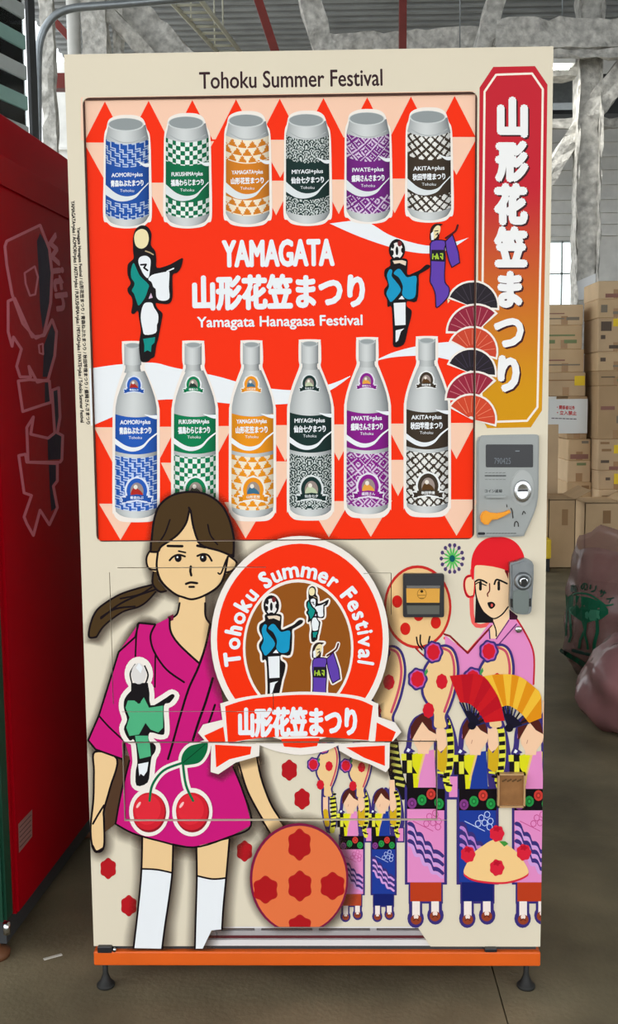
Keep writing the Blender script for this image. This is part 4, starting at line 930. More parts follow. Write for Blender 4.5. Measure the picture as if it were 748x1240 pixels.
# ---------------------------------------------------------------- the arched badge
P = Print(FS, 190); q = Z(240, 640, 2.992); EX, EY = q((368, 400))[0]
outer = ellp(EX, EY, 322/2.992, 372/2.992, 64); outl = [p for p in outer if p[1] < 862] 
tails_l = q((0,738),(18,708),(92,690),(85,630),(110,640),(110,780),(222,782),(220,826),(135,850),(72,892),(44,884),(46,790)); tails_r = [(2*365.2-x, y-1) for x, y in tails_l]
tails_r = q((735,735),(712,700),(652,680),(650,630),(620,640),(620,775),(508,782),(510,806),(560,835),(620,855),(680,885),(692,868),(694,780))
P.soft(outer, 14, SHD, .62, False, 3, 5); P.soft(tails_l, 8, SHD, .5, False, 2, 4); P.soft(tails_r, 8, SHD, .5, False, 2, 4)
P.fill(outer, CRM); P.fill(ellp(EX, EY, 300/2.992, 346/2.992, 64), RED); IX, IY = q((362, 432))[0]
P.ell(IX, IY, 200/2.992, 249/2.992, CRM, n=56); P.ell(IX, IY, 191/2.992, 238/2.992, rgb(150, 84, 26), n=56)
BT = lambda *A: xf(A)
dancer_blue(P, BT(455+160/6.233, 260+180/6.233, .955, 328.5, 720.4), .95, 5.0)
dancer_white(P, BT(140+210/6.89, 260+85/6.89, .405, 377.5, 709.5), .42, 4.4)
dancer_purple(P, BT(455+450/6.233, 260+65/6.233, .93, 384, 777.5), .9, 5.0)
P.line(q((235,680),(235,760)), .1, CRM)
ban = cat(q((80,632),(150,612),(230,600),(370,589),(500,595),(590,608),(652,634)), False)+cat(q((640,770),(500,754),(370,748),(230,756),(100,778)), False)
P.fill(tails_l, CRM); P.fill(tails_r, CRM); P.fill(cat(q((205,780),(280,808),(370,822),(460,808),(520,780)), False), CRM)
P.fill(q((22,748),(100,712),(108,775),(40,772)), RED); P.fill(q((60,785),(192,792),(188,820),(112,838),(64,868)), RED, False); P.fill(q((715,735),(645,700),(640,772),(700,770)), RED); P.fill(q((535,795),(676,788),(676,862),(600,832)), RED)
P.fill(ban, CRM); P.fill(cat(q((98,642),(160,622),(230,610),(370,600),(500,606),(580,618),(632,640)), False)+cat(q((616,765),(500,756),(370,750),(230,756),(108,774)), False), RED)
P.fill(q((300,760),(440,757),(430,790),(370,797),(310,792)), RED)
P.text('山形花笠まつり', *q((360,698))[0], 144, 37, WHT, -.01, .035)
# letters set along the arch
sx, sy, rx, ry = *q((366, 432))[0], 246/2.992, 288/2.992
tt = 'Tohoku Summer Festival'; adv = []
for ch in tt:
    if ch == ' ': adv.append((ch, .34, 0, 0, 0, 0)); continue
    v, _t = text_mesh(ch, 0.0); X = [p[0] for p in v]; Y = [p[1] for p in v]; adv.append((ch, max(X)-min(X)+.10, min(X), max(X), min(Y), max(Y)))
tot = sum(x[1] for x in adv); cur = 0; A0, A1 = math.radians(194), math.radians(-12); Ls = [0]; N = 400
for k in range(N):
    t0, t1 = A0+(A1-A0)*k/N, A0+(A1-A0)*(k+1)/N; Ls.append(Ls[-1]+math.hypot(rx*(math.cos(t1)-math.cos(t0)), ry*(math.sin(t1)-math.sin(t0))))
fs = Ls[-1]/tot; LB = P.L
for ch, w_, x0, x1, y0, y1 in adv:
    l = (cur+w_/2)*fs; cur += w_
    if ch == ' ': continue
    k = min(N-1, sum(1 for z_ in Ls if z_ < l)); t = A0+(A1-A0)*k/N; X, Y = sx+rx*math.cos(t), sy-ry*math.sin(t)
    tx, ty = rx*math.sin(t), ry*math.cos(t); rot = math.atan2(ty, tx); kk = fs*1.0; nx, ny = -ty/math.hypot(tx, ty), tx/math.hypot(tx, ty)
    rot = math.atan2(ty, tx)
    up = ((y0+y1)/2-.36)*kk; dxn, dyn = math.sin(rot), -math.cos(rot)
    P.L = LB
    P.text(ch, X+dxn*up, Y+dyn*up, (x1-x0)*kk, (y1-y0)*kk, WHT, rot, .05)
P.build('printed_badge', FP)['label'] = 'large red arched festival badge with ribbon banner'

# ---------------------------------------------------------------- green dancer and cherries over the girl
z0 = Z(130, 780, 5.17); P = Print(FS, 190)
hd = z0(*ellp(198, 185, 58, 78, 20)); sil = z0((150,290),(200,260),(260,270),(272,380),(350,345),(405,310),(422,325),(390,365),(355,385),(360,540),(340,565),(268,550),(262,600),(300,640),(295,680),(275,710),(265,780),(250,870),(180,890),(175,800),(185,740),(170,600),(140,600),(105,530),(125,470),(105,400),(110,340))
for s_ in (hd, sil): P.line(s_, 12, CRM, True, True); P.fill(s_, CRM)
P.fill(sil, BLK, True, 3); P.fill(z0((150,240),(255,240),(262,290),(150,290)), BLK); P.line(z0((175,125),(145,180),(155,240)), 1.8, BLK, True); P.line(z0((235,135),(256,190),(240,245)), 2, BLK, True); P.fill(z0(*ellp(198, 182, 46, 66, 18)), rgb(226, 220, 216)); P.fill(z0((180,145),(200,115),(222,145),(210,180)), WHT)
GR = rgb(82, 178, 128)
P.fill(z0((115,395),(130,350),(170,350),(200,372),(230,330),(262,395),(350,382),(350,520),(320,550),(272,532),(240,490),(200,562),(140,572),(120,520),(140,455)), GR); P.fill(z0((175,570),(255,570),(265,640),(270,705),(230,715),(200,722),(185,640)), GR); P.fill(z0((190,755),(255,742),(246,800),(225,830),(205,815),(198,830)), WHT); P.fill(z0((185,330),(215,330),(210,365),(190,370)), BLK)
P.build('printed_dancer', FP)['label'] = 'green coated dancer sticker with white outline'
P = Print(FS, 212); st1 = z0((262,985),(280,885),(350,795),(465,748)); st2 = z0((535,985),(490,885),(470,745)); leaf = z0((465,755),(468,695),(510,645),(580,625),(625,618),(620,680),(580,740),(520,758))
for s_ in (st1, st2): P.line(s_, 9, CRM, True)
P.line(leaf, 7, CRM, True, True)
for x in (260, 530): P.ell(*z0((x, 1052))[0], 24.5, 28.5, CRM, n=32)
for x in (260, 530):
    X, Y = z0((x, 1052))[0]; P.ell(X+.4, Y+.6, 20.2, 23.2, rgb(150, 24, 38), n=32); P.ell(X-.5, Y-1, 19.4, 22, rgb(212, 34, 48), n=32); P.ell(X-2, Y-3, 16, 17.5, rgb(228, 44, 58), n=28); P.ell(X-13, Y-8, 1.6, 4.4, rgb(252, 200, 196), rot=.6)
for s_ in (st1, st2): P.line(s_, 3, rgb(20, 108, 66), True)
P.fill(leaf, rgb(14, 104, 60), True); P.line(z0((470,748),(540,690),(610,630)), 1.2, rgb(8, 70, 40)); P.build('printed_cherries', FP)['label'] = 'pair of red cherries with green leaf'

# ---------------------------------------------------------------- fittings on the front
def plate(name, pts, y0, y1, m, parent, bevel=.0015):
    """a solid plate whose outline is given on the front; y0 towards us"""
    q = [FS.uv(p) for p in pts]; bm = bmesh.new(); f = bm.faces.new([bm.verts.new((u, y0, v)) for u, v in q]); f.normal_update()
    if f.normal.y > 0: f.normal_flip()
    r_ = bmesh.ops.extrude_face_region(bm, geom=[f]); 
    for v in [g_ for g_ in r_['geom'] if isinstance(g_, bmesh.types.BMVert)]: v.co.y = y1
    bmesh.ops.recalc_face_normals(bm, faces=bm.faces[:])
    if bevel:
        es = [e_ for e_ in bm.edges if all(abs(v.co.y-y0) < 1e-6 for v in e_.verts)]; bmesh.ops.bevel(bm, geom=es, offset=bevel, segments=2, affect='EDGES')
    return bm_obj(name, bm, m, parent)
class Flat(Surf):
    def __init__(s, y): super().__init__((0, y, 0), (1, 0, 0), (0, 0, 1))
w = Z(575, 525, 9.35)
PP = plate('payment_panel', cat(w((15,90),(60,30),(110,18),(400,12),(660,8),(704,20),(716,60),(712,400),(705,720),(660,900),(560,1120),(520,1158),(300,1164),(60,1166),(15,1150),(12,900),(14,400)), True, 2), -.010, .0, M_grey, VM, .003)
plate('display_screen', w(*rrect(113, 120, 645, 378, 14)), -.0112, -.009, M_darkp, PP, .0006)
plate('coin_surround', w(*ellp(522, 612, 135, 205, 28)), -.0125, -.008, mat('pale_grey_plastic', rgb(178, 180, 177), rough=.4), PP, .002)
X, Y = FS.uv(w((522, 645))[0]); lathe('coin_button', [(.0155, 0), (.0165, .003), (.0150, .006), (.008, .0025), (.001, .002)], M_chrome, PP, Matrix.Translation((X, -.0125, Y)) @ Matrix.Diagonal((1, 1, 1.3, 1)) @ Matrix.Rotation(math.pi/2, 4, 'X'), n=28)
plate('coin_slot', w((470,628),(580,625),(580,645),(470,648)), -.0165, -.014, M_darkp, PP, 0)
plate('return_recess', w(*rrect(105, 690, 345, 1090, 50)), -.0106, -.009, M_grey, PP, .0003)
plate('return_shade_lip', w(*rrect(108, 690, 340, 722, 14)), -.018, -.009, M_grey, PP, .001)  # added lip, shaped to cast shade at the top of the coin return
plate('return_lever', w((45,930),(70,880),(110,862),(160,885),(230,892),(310,880),(375,855),(385,885),(300,930),(235,960),(175,965),(135,1020),(90,1018),(55,985)), -.020, -.010, M_yel, PP, .002)
SP = Flat(-.0102); P = Print(SP, 1)
for i in range(6):
    X0, Y0 = w((130+i*40, 478))[0]; P.line([(X0-1.6, Y0), (X0+1.6, Y0)], 1.6, rgb(84, 86, 86)); P.line([(X0-1.8, Y0-3.4), (X0+1.2, Y0-3.8)], .6, rgb(100, 100, 100)); P.line([(X0-1.5, Y0+4.5), (X0+1.4, Y0+4.5)], .6, rgb(120, 120, 120))
P.text('コイン返却', *w((207, 650))[0], 21, 4.2, rgb(60, 60, 62), 0, .02)
for ps in (((335,800),(355,805),(360,830)), ((405,845),(420,880),(428,955)), ((445,1050),(450,1010),(468,995),(486,1015),(490,1050)), ((535,915),(550,880),(568,905))): P.line(w(*ps), 1.3, rgb(66, 62, 60), True)
P.line(w((45,1132),(100,1132)), 3.2, rgb(50, 50, 54)); [P.line(w((130+k*34, 1130), (154+k*34, 1129)), 1.1, rgb(104, 106, 106)) for k in range(10)]
P.build('panel_marking', PP)['kind'] = 'stuff'
P = Print(Flat(-.01125), 1); P.text('790425', *w((310, 310))[0], 20, 7.4, rgb(118, 124, 130)); P.line(w((460,198),(500,198)), 1.2, rgb(130, 136, 140)); P.build('screen_digits', PP)

q = Z(455, 670, 5.905)
BV = plate('bill_slot', q(*rrect(192, 140, 484, 450, 14)), -.012, .0, M_darkp, VM, .002)
plate('bill_mouth', q((215,352),(452,352),(450,428),(220,428)), -.0125, -.010, mat('dim_grey_plastic', rgb(92, 92, 84), rough=.5), BV, .0005)
plate('bill_shelf', q((215,222),(455,222),(452,240),(218,240)), -.0150, -.010, mat('mid_grey_plastic', rgb(110, 108, 104), rough=.5), BV, .0005)
plate('guide_card', q((214,242),(452,242),(450,346),(216,346)), -.0128, -.010, mat('amber_card', rgb(226, 164, 62), rough=.5), BV, 0)
plate('mouth_lip', q((214,344),(452,344),(450,362),(216,362)), -.0145, -.010, M_blk, BV, .0005)
P = Print(Flat(-.0129), 1); P.ell(*q((328, 272))[0], 1.8, 1.8, rgb(60, 44, 20)); P.line(q((302,300),(352,300)), .7, rgb(110, 80, 30)); P.line(q((310,320),(345,320)), .7, rgb(110, 80, 30)); P.line(q(*ellp(328, 290, 32, 36, 20)), .6, rgb(140, 100, 40), False, True); P.build('card_marking', BV)

LK = plate('lock_housing', cat(h((362,275),(380,258),(430,245),(475,228),(520,242),(548,280),(545,420),(535,560),(530,640),(500,665),(430,662),(375,635),(360,560),(366,420)), True, 2), -.020, .0, M_zinc, VM, .004)
plate('lock_plate', cat(h((385,480),(450,470),(505,480),(510,570),(500,650),(450,655),(385,640)), True, 2), -.0225, -.019, mat('grey_green_metal', rgb(120, 128, 124), rough=.45, metal=.4), LK, .001)
X, Y = FS.uv(h((462, 400))[0]); RX = Matrix.Translation((X, -.018, Y)) @ Matrix.Rotation(math.pi/2, 4, 'X')
lathe('lock_ring', [(.0165, 0), (.0175, .004), (.015, .009), (.010, .0095), (.0095, .006)], M_zinc, LK, RX, n=28)
lathe('lock_cylinder', [(.0085, .004), (.0085, .0105), (.0075, .012), (.0035, .012), (.003, .009), (.001, .009)], M_chrome, LK, RX, n=24)
plate('keyhole', h((440,385),(478,375),(490,410),(470,440),(442,430)), -.0308, -.029, M_blk, LK, 0)
plate('side_catch', h((505,540),(525,535),(525,600),(508,600)), -.0215, -.018, M_blk, LK, 0); plate('side_catch', h((365,540),(382,540),(382,610),(368,605)), -.0215, -.018, M_blk, LK, 0)
X, Y = FS.uv(h((438, 795))[0]); kb = lathe('key_lock', [(.0068, 0), (.0068, .004), (.0056, .006), (.002, .0062)], M_chrome, VM, Matrix.Translation((X, -.001, Y)) @ Matrix.Rotation(math.pi/2, 4, 'X'), n=20)

# coin return cup: a brown frame round a recessed cup
M_cup = mat('bronze_clear_plastic', rgb(150, 104, 62), rough=.3, noise=.15, nscale=50); M_cupf = mat('tan_cup_frame', rgb(190, 150, 104), rough=.35)
bm = bmesh.new(); x0, x1, y0, y1 = 601.5, 634.5, 934.5, 975.5; U0, V1 = FS.uv((x0, y0)); U1, V0 = FS.uv((x1, y1)); t = .0035
for lo, hi in (((U0, V0), (U0+t, V1)), ((U1-t, V0), (U1, V1)), ((U0, V0), (U1, V0+t)), ((U0, V1-t), (U1, V1))): bbox_bm(bm, (lo[0], -.012, lo[1]), (hi[0], .0, hi[1]))
CC = bm_obj('coin_return', bm, M_cupf, VM)
box('cup_flap', (U0+t*.8, -.0065, V0+t*.8), (U1-t*.8, 0, V1-t*.8), M_cup, CC); P = Print(Flat(-.0068), 1); [P.line([(x0+7+k*6, 946), (x0+11+k*6, 944)], 2.2, rgb(104, 76, 48)) for k in range(4)]; P.build('cup_marking', CC)
# ================================================================ the red machine standing at its side
RM_ang = .075
fx = on_floor(14, 1122, .085)
dv = Vector((math.sin(RM_ang), math.cos(RM_ang), 0)); rt = Vector((dv.y, -dv.x, 0))                      # depth and right directions of the red machine
RMx = Matrix(((rt.x, dv.x, 0, fx.x), (rt.y, dv.y, 0, fx.y), (0, 0, 1, 0), (0, 0, 0, 1)))           # local: x right (0 at its right side), y back
M_redm = mat('red_machine_paint', rgb(166, 4, 22), rough=.42, spec=.02, noise=.06, nscale=2)
M_green = mat('dark_green_door', rgb(16, 62, 44), rough=.35)
RM = thing('red_vending_machine', 'glossy red drinks machine side with outlined lettering, beside the cream machine', 'vending machine', (fx.x-.4, fx.y+.35, 0))
bm = bmesh.new(); z1 = 1.70; z2 = 1.83
prof = [(-.86, .09), (0, .09), (0, z1), (-.045, z2-.02), (-.07, z2), (-.86, z2)]
fr = [bm.verts.new((x, .04, z)) for x, z in prof]; bk = [bm.verts.new((x, .74, z)) for x, z in prof]
bm.faces.new(fr); bm.faces.new(bk[::-1])
for k in range(len(prof)): bm.faces.new((fr[k], bk[k], bk[(k+1) % 6], fr[(k+1) % 6]))
bmesh.ops.recalc_face_normals(bm, faces=bm.faces[:]); bmesh.ops.bevel(bm, geom=[e_ for e_ in bm.edges], offset=.006, segments=2, affect='EDGES'); bm.transform(RMx)
bm_obj('cabinet', bm, M_redm, RM)
bm = bmesh.new()                                                                                  # top cap in the same red as the cabinet
q = [(.0015, z1-.06), (.0015, z1), (-.044, z2-.018), (-.07, z2+.001), (-.86, z2+.001)]; ou = [(x+.004, z+.004) for x, z in q]
for yy in ((.05, .73),):
    A = [[bm.verts.new((x, y_, z)) for x, z in q] for y_ in yy]
    for k in range(4): bm.faces.new((A[0][k], A[1][k], A[1][k+1], A[0][k+1]))
bmesh.ops.recalc_face_normals(bm, faces=bm.faces[:]); bmesh.ops.solidify(bm, geom=bm.faces[:], thickness=-.003); bm.transform(RMx)
bm_obj('top_cap', bm, M_redm, RM)
box('door', (-.86, -.02, .10), (-.002, .04, 1.81), M_redm, RM, bevel=.012, M=RMx)
box('door_edge', (-.012, -.022, .11), (-.0005, .012, 1.15), M_green, RM, M=RMx)
box('lower_door', (-.85, -.03, .11), (-.006, -.018, .78), M_green, RM, M=RMx)
box('base_skirt', (-.84, .02, .035), (-.02, .72, .095), M_dark, RM, M=RMx)
for x, y in ((-.05, .03), (-.05, .68), (-.8, .03), (-.8, .68)): lathe('foot', [(.03, 0), (.032, .012), (.02, .02), (.012, .024), (.012, .04)], mat('brown_foot', rgb(110, 70, 44), rough=.6), RM, RMx @ Matrix.Translation((x, y, 0)), n=16)
tube('hinge_pin', [RMx @ Vector((-.006, -.012, .10)), RMx @ Vector((-.006, -.012, .075))], .008, M_chrome, RM)
RS = Surf(fx + rt*.0006 + Vector((0, 0, 0)), dv, (0, 0, 1)); PKL = rgb(226, 132, 150); DKB = rgb(34, 16, 52)
z0 = Z(0, 250, 3.1); P = Print(RS, 1); RD2 = rgb(166, 4, 22)
D_ = z0((18,150),(25,130),(150,70),(185,160),(195,250),(190,360),(165,480),(135,495),(85,440),(45,330),(25,220)); R_ = z0((30,355),(55,345),(120,490),(165,485),(195,425),(212,470),(205,560),(180,650),(140,660),(108,600),(115,640),(75,640),(62,600),(80,535),(50,490),(45,525),(30,470))
I_ = z0((68,655),(110,650),(185,655),(192,735),(160,745),(85,770)); N_ = z0((195,690),(220,680),(225,790),(215,850),(235,860),(232,950),(225,960),(105,960),(100,830),(125,790),(115,855),(180,870),(205,850)); K_ = z0((70,935),(95,930),(100,960),(215,965),(215,1030),(200,1050),(215,1130),(185,1195),(150,1140),(125,1235),(100,1190),(90,1165),(118,1085),(90,1075))
for L_ in (K_, N_, I_, R_, D_): P.fill(L_, RD2)
for q in (((150,100),(185,160),(193,250),(188,360),(160,465),(150,380),(145,250),(138,130)), ((195,440),(208,480),(203,560),(178,640),(160,640),(165,520)), ((168,662),(183,660),(190,733),(168,738)), ((197,695),(217,688),(222,790),(213,850),(232,862),(229,948),(180,952),(178,872),(205,850)), ((183,970),(212,970),(212,1028),(197,1050),(212,1130),(192,1145),(186,1060))): P.fill(z0(*q), DKB)
for L_ in (K_, N_, I_, R_, D_): P.line(L_, 3.4, PKL, False, True)
P.line(z0((92,250),(130,225),(142,265),(132,330),(112,335),(96,290)), 2.4, PKL, False, True); P.line(z0((145,520),(160,515),(162,555),(148,550)), 2, PKL, False, True)
P.text('with', *z0((218, 245))[0], 96, 16, PKL, math.radians(83), .05)
P.build('drink_lettering', RM)['label'] = 'outlined vertical DRINK lettering in pink and navy'
P = Print(RS, 1); P.fill([(22,998),(39,980),(39,1013),(23,1033)], rgb(150, 112, 106))
for k in range(5): P.line([(24, 1002+k*6), (37.5, 987+k*6)], 1, rgb(90, 60, 60))
P.build('notice_sticker', RM)['label'] = 'small grey notice sticker'
tag(box('paper_scrap', (-.02, -.004, 0), (.02, .004, .0012), mat('scrap_paper', rgb(214, 210, 200), rough=.8, noise=.05), M=Matrix.Translation(on_floor(64, 1159)) @ Matrix.Rotation(.55, 4, 'Z')), 'thin pale scrap of paper lying on the concrete floor', 'paper scrap')

# ================================================================ cardboard boxes
CB = [mat('cardboard_%d' % k, rgb(*c_), rough=.85, spec=.15, noise=.07, nscale=6) for k, c_ in enumerate(((206, 176, 138), (196, 168, 134), (214, 186, 150), (182, 152, 116)))]
M_tape = mat('brown_packing_tape', rgb(168, 128, 82), rough=.35); M_ytag = mat('yellow_slip', rgb(240, 204, 40), rough=.6); M_print = [mat('box_print_%d' % k, rgb(*c_), rough=.8) for k, c_ in enumerate(((148, 104, 92), (124, 138, 96), (132, 122, 106), (152, 118, 82), (96, 82, 70)))]
def carton(x0, x1, z0_, z1_, Y, D, label, group, marks=(), ytag=None, jx=0, m=None, tape=True):
    t = thing('cardboard_box', label, 'box', ((x0+x1)/2, Y+D/2, z0_), group)
    bm = bmesh.new(); bbox_bm(bm, (x0, Y, z0_), (x1, Y+D, z1_), .006, 1); bm_obj('box_body', bm, m or rnd.choice(CB), t)
    if tape: box('tape', ((x0+x1)/2-.025, Y-.0012, z0_+.006), ((x0+x1)/2+.025, Y+.01, z0_+min(.07, (z1_-z0_)*.6)), M_tape, t)
    for (u0, u1, v0, v1, k) in marks:
        box('printed_mark', (x0+(x1-x0)*u0, Y-.0015, z0_+(z1_-z0_)*v0), (x0+(x1-x0)*u1, Y+.004, z0_+(z1_-z0_)*v1), M_print[k], t)
    if ytag:
        u0, u1, v0, v1 = ytag; box('yellow_slip', (x0+(x1-x0)*u0, Y-.003, z0_+(z1_-z0_)*v0), (x0+(x1-x0)*u1, Y+.002, z0_+(z1_-z0_)*v1), M_ytag, t)
    return t
def stack(Yf, D, x0px, x1px, ys_, names, extra, group):
    zs = [max(0.0, at((x0px+x1px)/2, y_, Yf).z) for y_ in ys_]
    for i in range(len(ys_)-1):
        e_ = extra.get(i, {}); dx = e_.get('dx', (0, 0)); a_ = at(x0px+dx[0], ys_[i], Yf).x; b_ = at(x1px+dx[1], ys_[i], Yf).x
        mk = e_.get('marks', ((.08, .45, .55, .62, i % 5), (.5, .86, .30, .44, (i+2) % 5)))
        carton(a_, b_, zs[i+1], zs[i], Yf+e_.get('dy', 0), D, names[i], group, mk, e_.get('tag'))
fy = lambda Y: 477+F*CAM.z/(Y-CAM.y)
N1 = ['cardboard box on top of the stack under the window', 'second cardboard box down in the stack under the window, green print', 'third cardboard box down in the stack under the window', 'cardboard box with a yellow slip just above the white sign', 'cardboard box hidden mostly by the white sign', 'cardboard box with dark printed band just below the white sign', 'cardboard box with green mark, below the dark banded one', 'cardboard box third below the white sign', 'lowest cardboard box of the stack under the window']
stack(6.3, .42, 661, 706, [369, 394, 423, 451, 480, 532, 558, 584, 612, 674], N1,
      {0: dict(marks=((.05, .5, .55, .6, 0), (.05, .5, .3, .36, 2), (.55, .9, .25, .4, 2))), 1: dict(marks=((.06, .8, .55, .62, 1), (.06, .25, .25, .4, 1), (.5, .85, .25, .4, 1)), dx=(0, -1)), 2: dict(dx=(0, 1), marks=((.05, .5, .5, .56, 0), (.05, .9, .3, .36, 2))), 3: dict(tag=(.72, .98, .45, .85), dx=(0, 3), marks=((.05, .8, .65, .7, 3),)),
       4: dict(dx=(26, 5), marks=()), 5: dict(dx=(27, 9), marks=((.1, .9, .08, .3, 0), (.6, .9, .8, .92, 2))), 6: dict(dx=(26, 9), marks=((.4, .8, .78, .9, 1),)), 7: dict(dx=(25, 10), marks=((.6, .9, .7, .85, 3),)), 8: dict(dx=(24, 10), marks=())}, 'boxes in the stack under the window')
N2 = ['topmost cardboard box of the tall right stack, red print', 'second cardboard box down in the tall right stack, grey label', 'cardboard box with yellow slip and dark emblem in the tall right stack', 'fourth cardboard box down in the tall right stack', 'fifth cardboard box down in the tall right stack', 'sixth cardboard box down in the tall right stack', 'large cardboard box with yellow slip and red corner in the tall right stack', 'cardboard box with yellow slip low in the tall right stack', 'cardboard box with red print low in the tall right stack', 'lowest cardboard box of the tall right stack']
stack(6.1, .45, 724, 770, [340, 362, 385, 426, 449, 467, 532, 570, 593, 628, 700], N2,
      {0: dict(marks=((.2, .9, .08, .3, 0),)), 1: dict(marks=((.08, .25, .3, .7, 2), (.4, .9, .2, .35, 2))), 2: dict(marks=((.08, .36, .62, .9, 4), (.08, .2, .38, .5, 4), (.3, .7, .1, .2, 4)), tag=(.4, .75, .75, .98)), 3: dict(marks=((.06, .2, .5, .7, 4), (.4, .8, .2, .3, 2))), 6: dict(tag=(.42, .8, .55, .82), marks=((.3, .9, .03, .14, 0), (.06, .3, .85, .92, 3), (.1, .35, .62, .7, 3), (.08, .3, .25, .34, 4))), 7: dict(tag=(.42, .8, .3, .85), marks=((.2, .32, .5, .65, 4),)), 8: dict(marks=((.1, .4, .6, .8, 3), (.1, .9, .1, .35, 0)))}, 'boxes in the tall right stack')
# boxes standing in front on the floor
def open_carton(x0px, x1px, ytop, ybot, label, D=.42, m=None, flaps=True):
    b_ = on_floor((x0px+x1px)/2, ybot); Y = b_.y; xa, xb, zt = at(x0px, ytop, Y).x, at(x1px, ytop, Y).x, at((x0px+x1px)/2, ytop, Y).z
    m = m or CB[3]; t = thing('cardboard_box', label, 'box', ((xa+xb)/2, Y+D/2, 0)); T_ = .006
    bm = bmesh.new(); bbox_bm(bm, (xa, Y, 0), (xb, Y+T_, zt)); bbox_bm(bm, (xa, Y+D-T_, 0), (xb, Y+D, zt)); bbox_bm(bm, (xa, Y, 0), (xa+T_, Y+D, zt)); bbox_bm(bm, (xb-T_, Y, 0), (xb, Y+D, zt)); bbox_bm(bm, (xa, Y, 0), (xb, Y+D, T_)); bbox_bm(bm, (xa, Y, zt-.01), (xb, Y+D, zt-.004))
    bm_obj('box_body', bm, m, t)
    if flaps:
        for k, (s_, A_) in enumerate(((xa, -1), (xb, 1))):
            w_ = min(.12, D/3); bm = bmesh.new(); bbox_bm(bm, (0, 0, 0), (w_, D, T_)); bm.transform(Matrix.Translation((s_, Y, zt-.006)) @ Matrix.Rotation(-.5 if A_ > 0 else -2.7, 4, 'Y')); bm_obj('flap', bm, m, t)
    box('printed_mark', (xa+(xb-xa)*.5, Y-.0015, zt*.62), (xa+(xb-xa)*.72, Y+.003, zt*.85), M_print[3], t)
    return t
open_carton(664, 697, 604, 688, 'plain brown box with open flaps standing on the floor beside the cream machine', .4)
open_carton(708, 752, 608, 676, 'wide open cardboard box standing on the floor in front of the tall right stack', .4, CB[0])
bz = on_floor(668, 690); 
t = thing('flattened_cardboard', 'flattened cardboard sheets leaning upright behind the open box', 'cardboard', (at(670, 600, bz.y+.55).x, bz.y+.6, 0))
for k in range(3):
    Y = bz.y+.52+k*.03; a_, b_ = at(659+k*2, 520, Y).x, at(676, 520, Y).x; box('sheet', (a_-.15, Y, 0), (b_-k*.03, Y+.008, at(670, 514+k*5, Y).z), CB[(k+1) % 4], t)
# white paper sign on the boxes
Y = 6.29; A_, B_ = at(664, 525, Y), at(711, 483, Y)
sg_ = box('paper_sign', (A_.x, Y-.012, A_.z), (B_.x, Y-.004, B_.z), mat('white_paper', rgb(226, 228, 226), rough=.6)); tag(sg_, 'white paper sign with red writing hung on the stacked boxes', 'sign')
P = Print(Flat(Y-.0125), 2); P.text('・関係者以外', 685, 493.5, 22, 5, rgb(196, 70, 70), .04, .03); P.text('・立入禁止', 686, 500, 24, 5.4, rgb(200, 66, 66), .04, .03); [P.line([(668+k*4.4, 506.4+k*.16), (670.8+k*4.4, 506.5+k*.16)], 1.3, rgb(128, 122, 128)) for k in range(7)]
P.build('sign_lettering', sg_)
wp = at(697, 352, 9.0)
# hanging white sheet by the column
P = Print(Flat(6.0), 2)
sh = at(697, 364, 9.27); s2 = at(719, 338, 9.27)
tag(mesh_obj('paper_sheet', [(sh.x, 9.25, sh.z), (s2.x, 9.25, sh.z+.02), (s2.x+.02, 9.27, s2.z+.06), (sh.x+.01, 9.27, s2.z-.02), (sh.x, 9.27, sh.z), (s2.x, 9.27, sh.z+.02), (s2.x+.02, 9.29, s2.z+.06), (sh.x+.01, 9.29, s2.z-.02)], [(0,1,2,3), (7,6,5,4), (0,4,5,1), (1,5,6,2), (2,6,7,3), (3,7,4,0)], mat('white_sheet', rgb(236, 238, 240), rough=.6)), 'blank white sheet fixed to the rough grey column above the boxes', 'paper sheet')
# small yellow crate
yb = on_floor(664, 684); t = thing('yellow_container', 'small yellow plastic container on a dark base by the brown box', 'container', (yb.x, yb.y-.25, 0)); Y = yb.y-.3; a_, b_ = at(655, 660, Y), at(667.5, 660, Y)
box('container_body', (a_.x, Y, at(664, 677, Y).z), (b_.x, Y+.2, at(664, 653, Y).z), mat('yellow_plastic', rgb(232, 196, 40), rough=.45), t, bevel=.01); box('container_base', (a_.x+.005, Y+.01, 0), (b_.x-.008, Y+.19, at(664, 676, Y).z), M_blk, t)

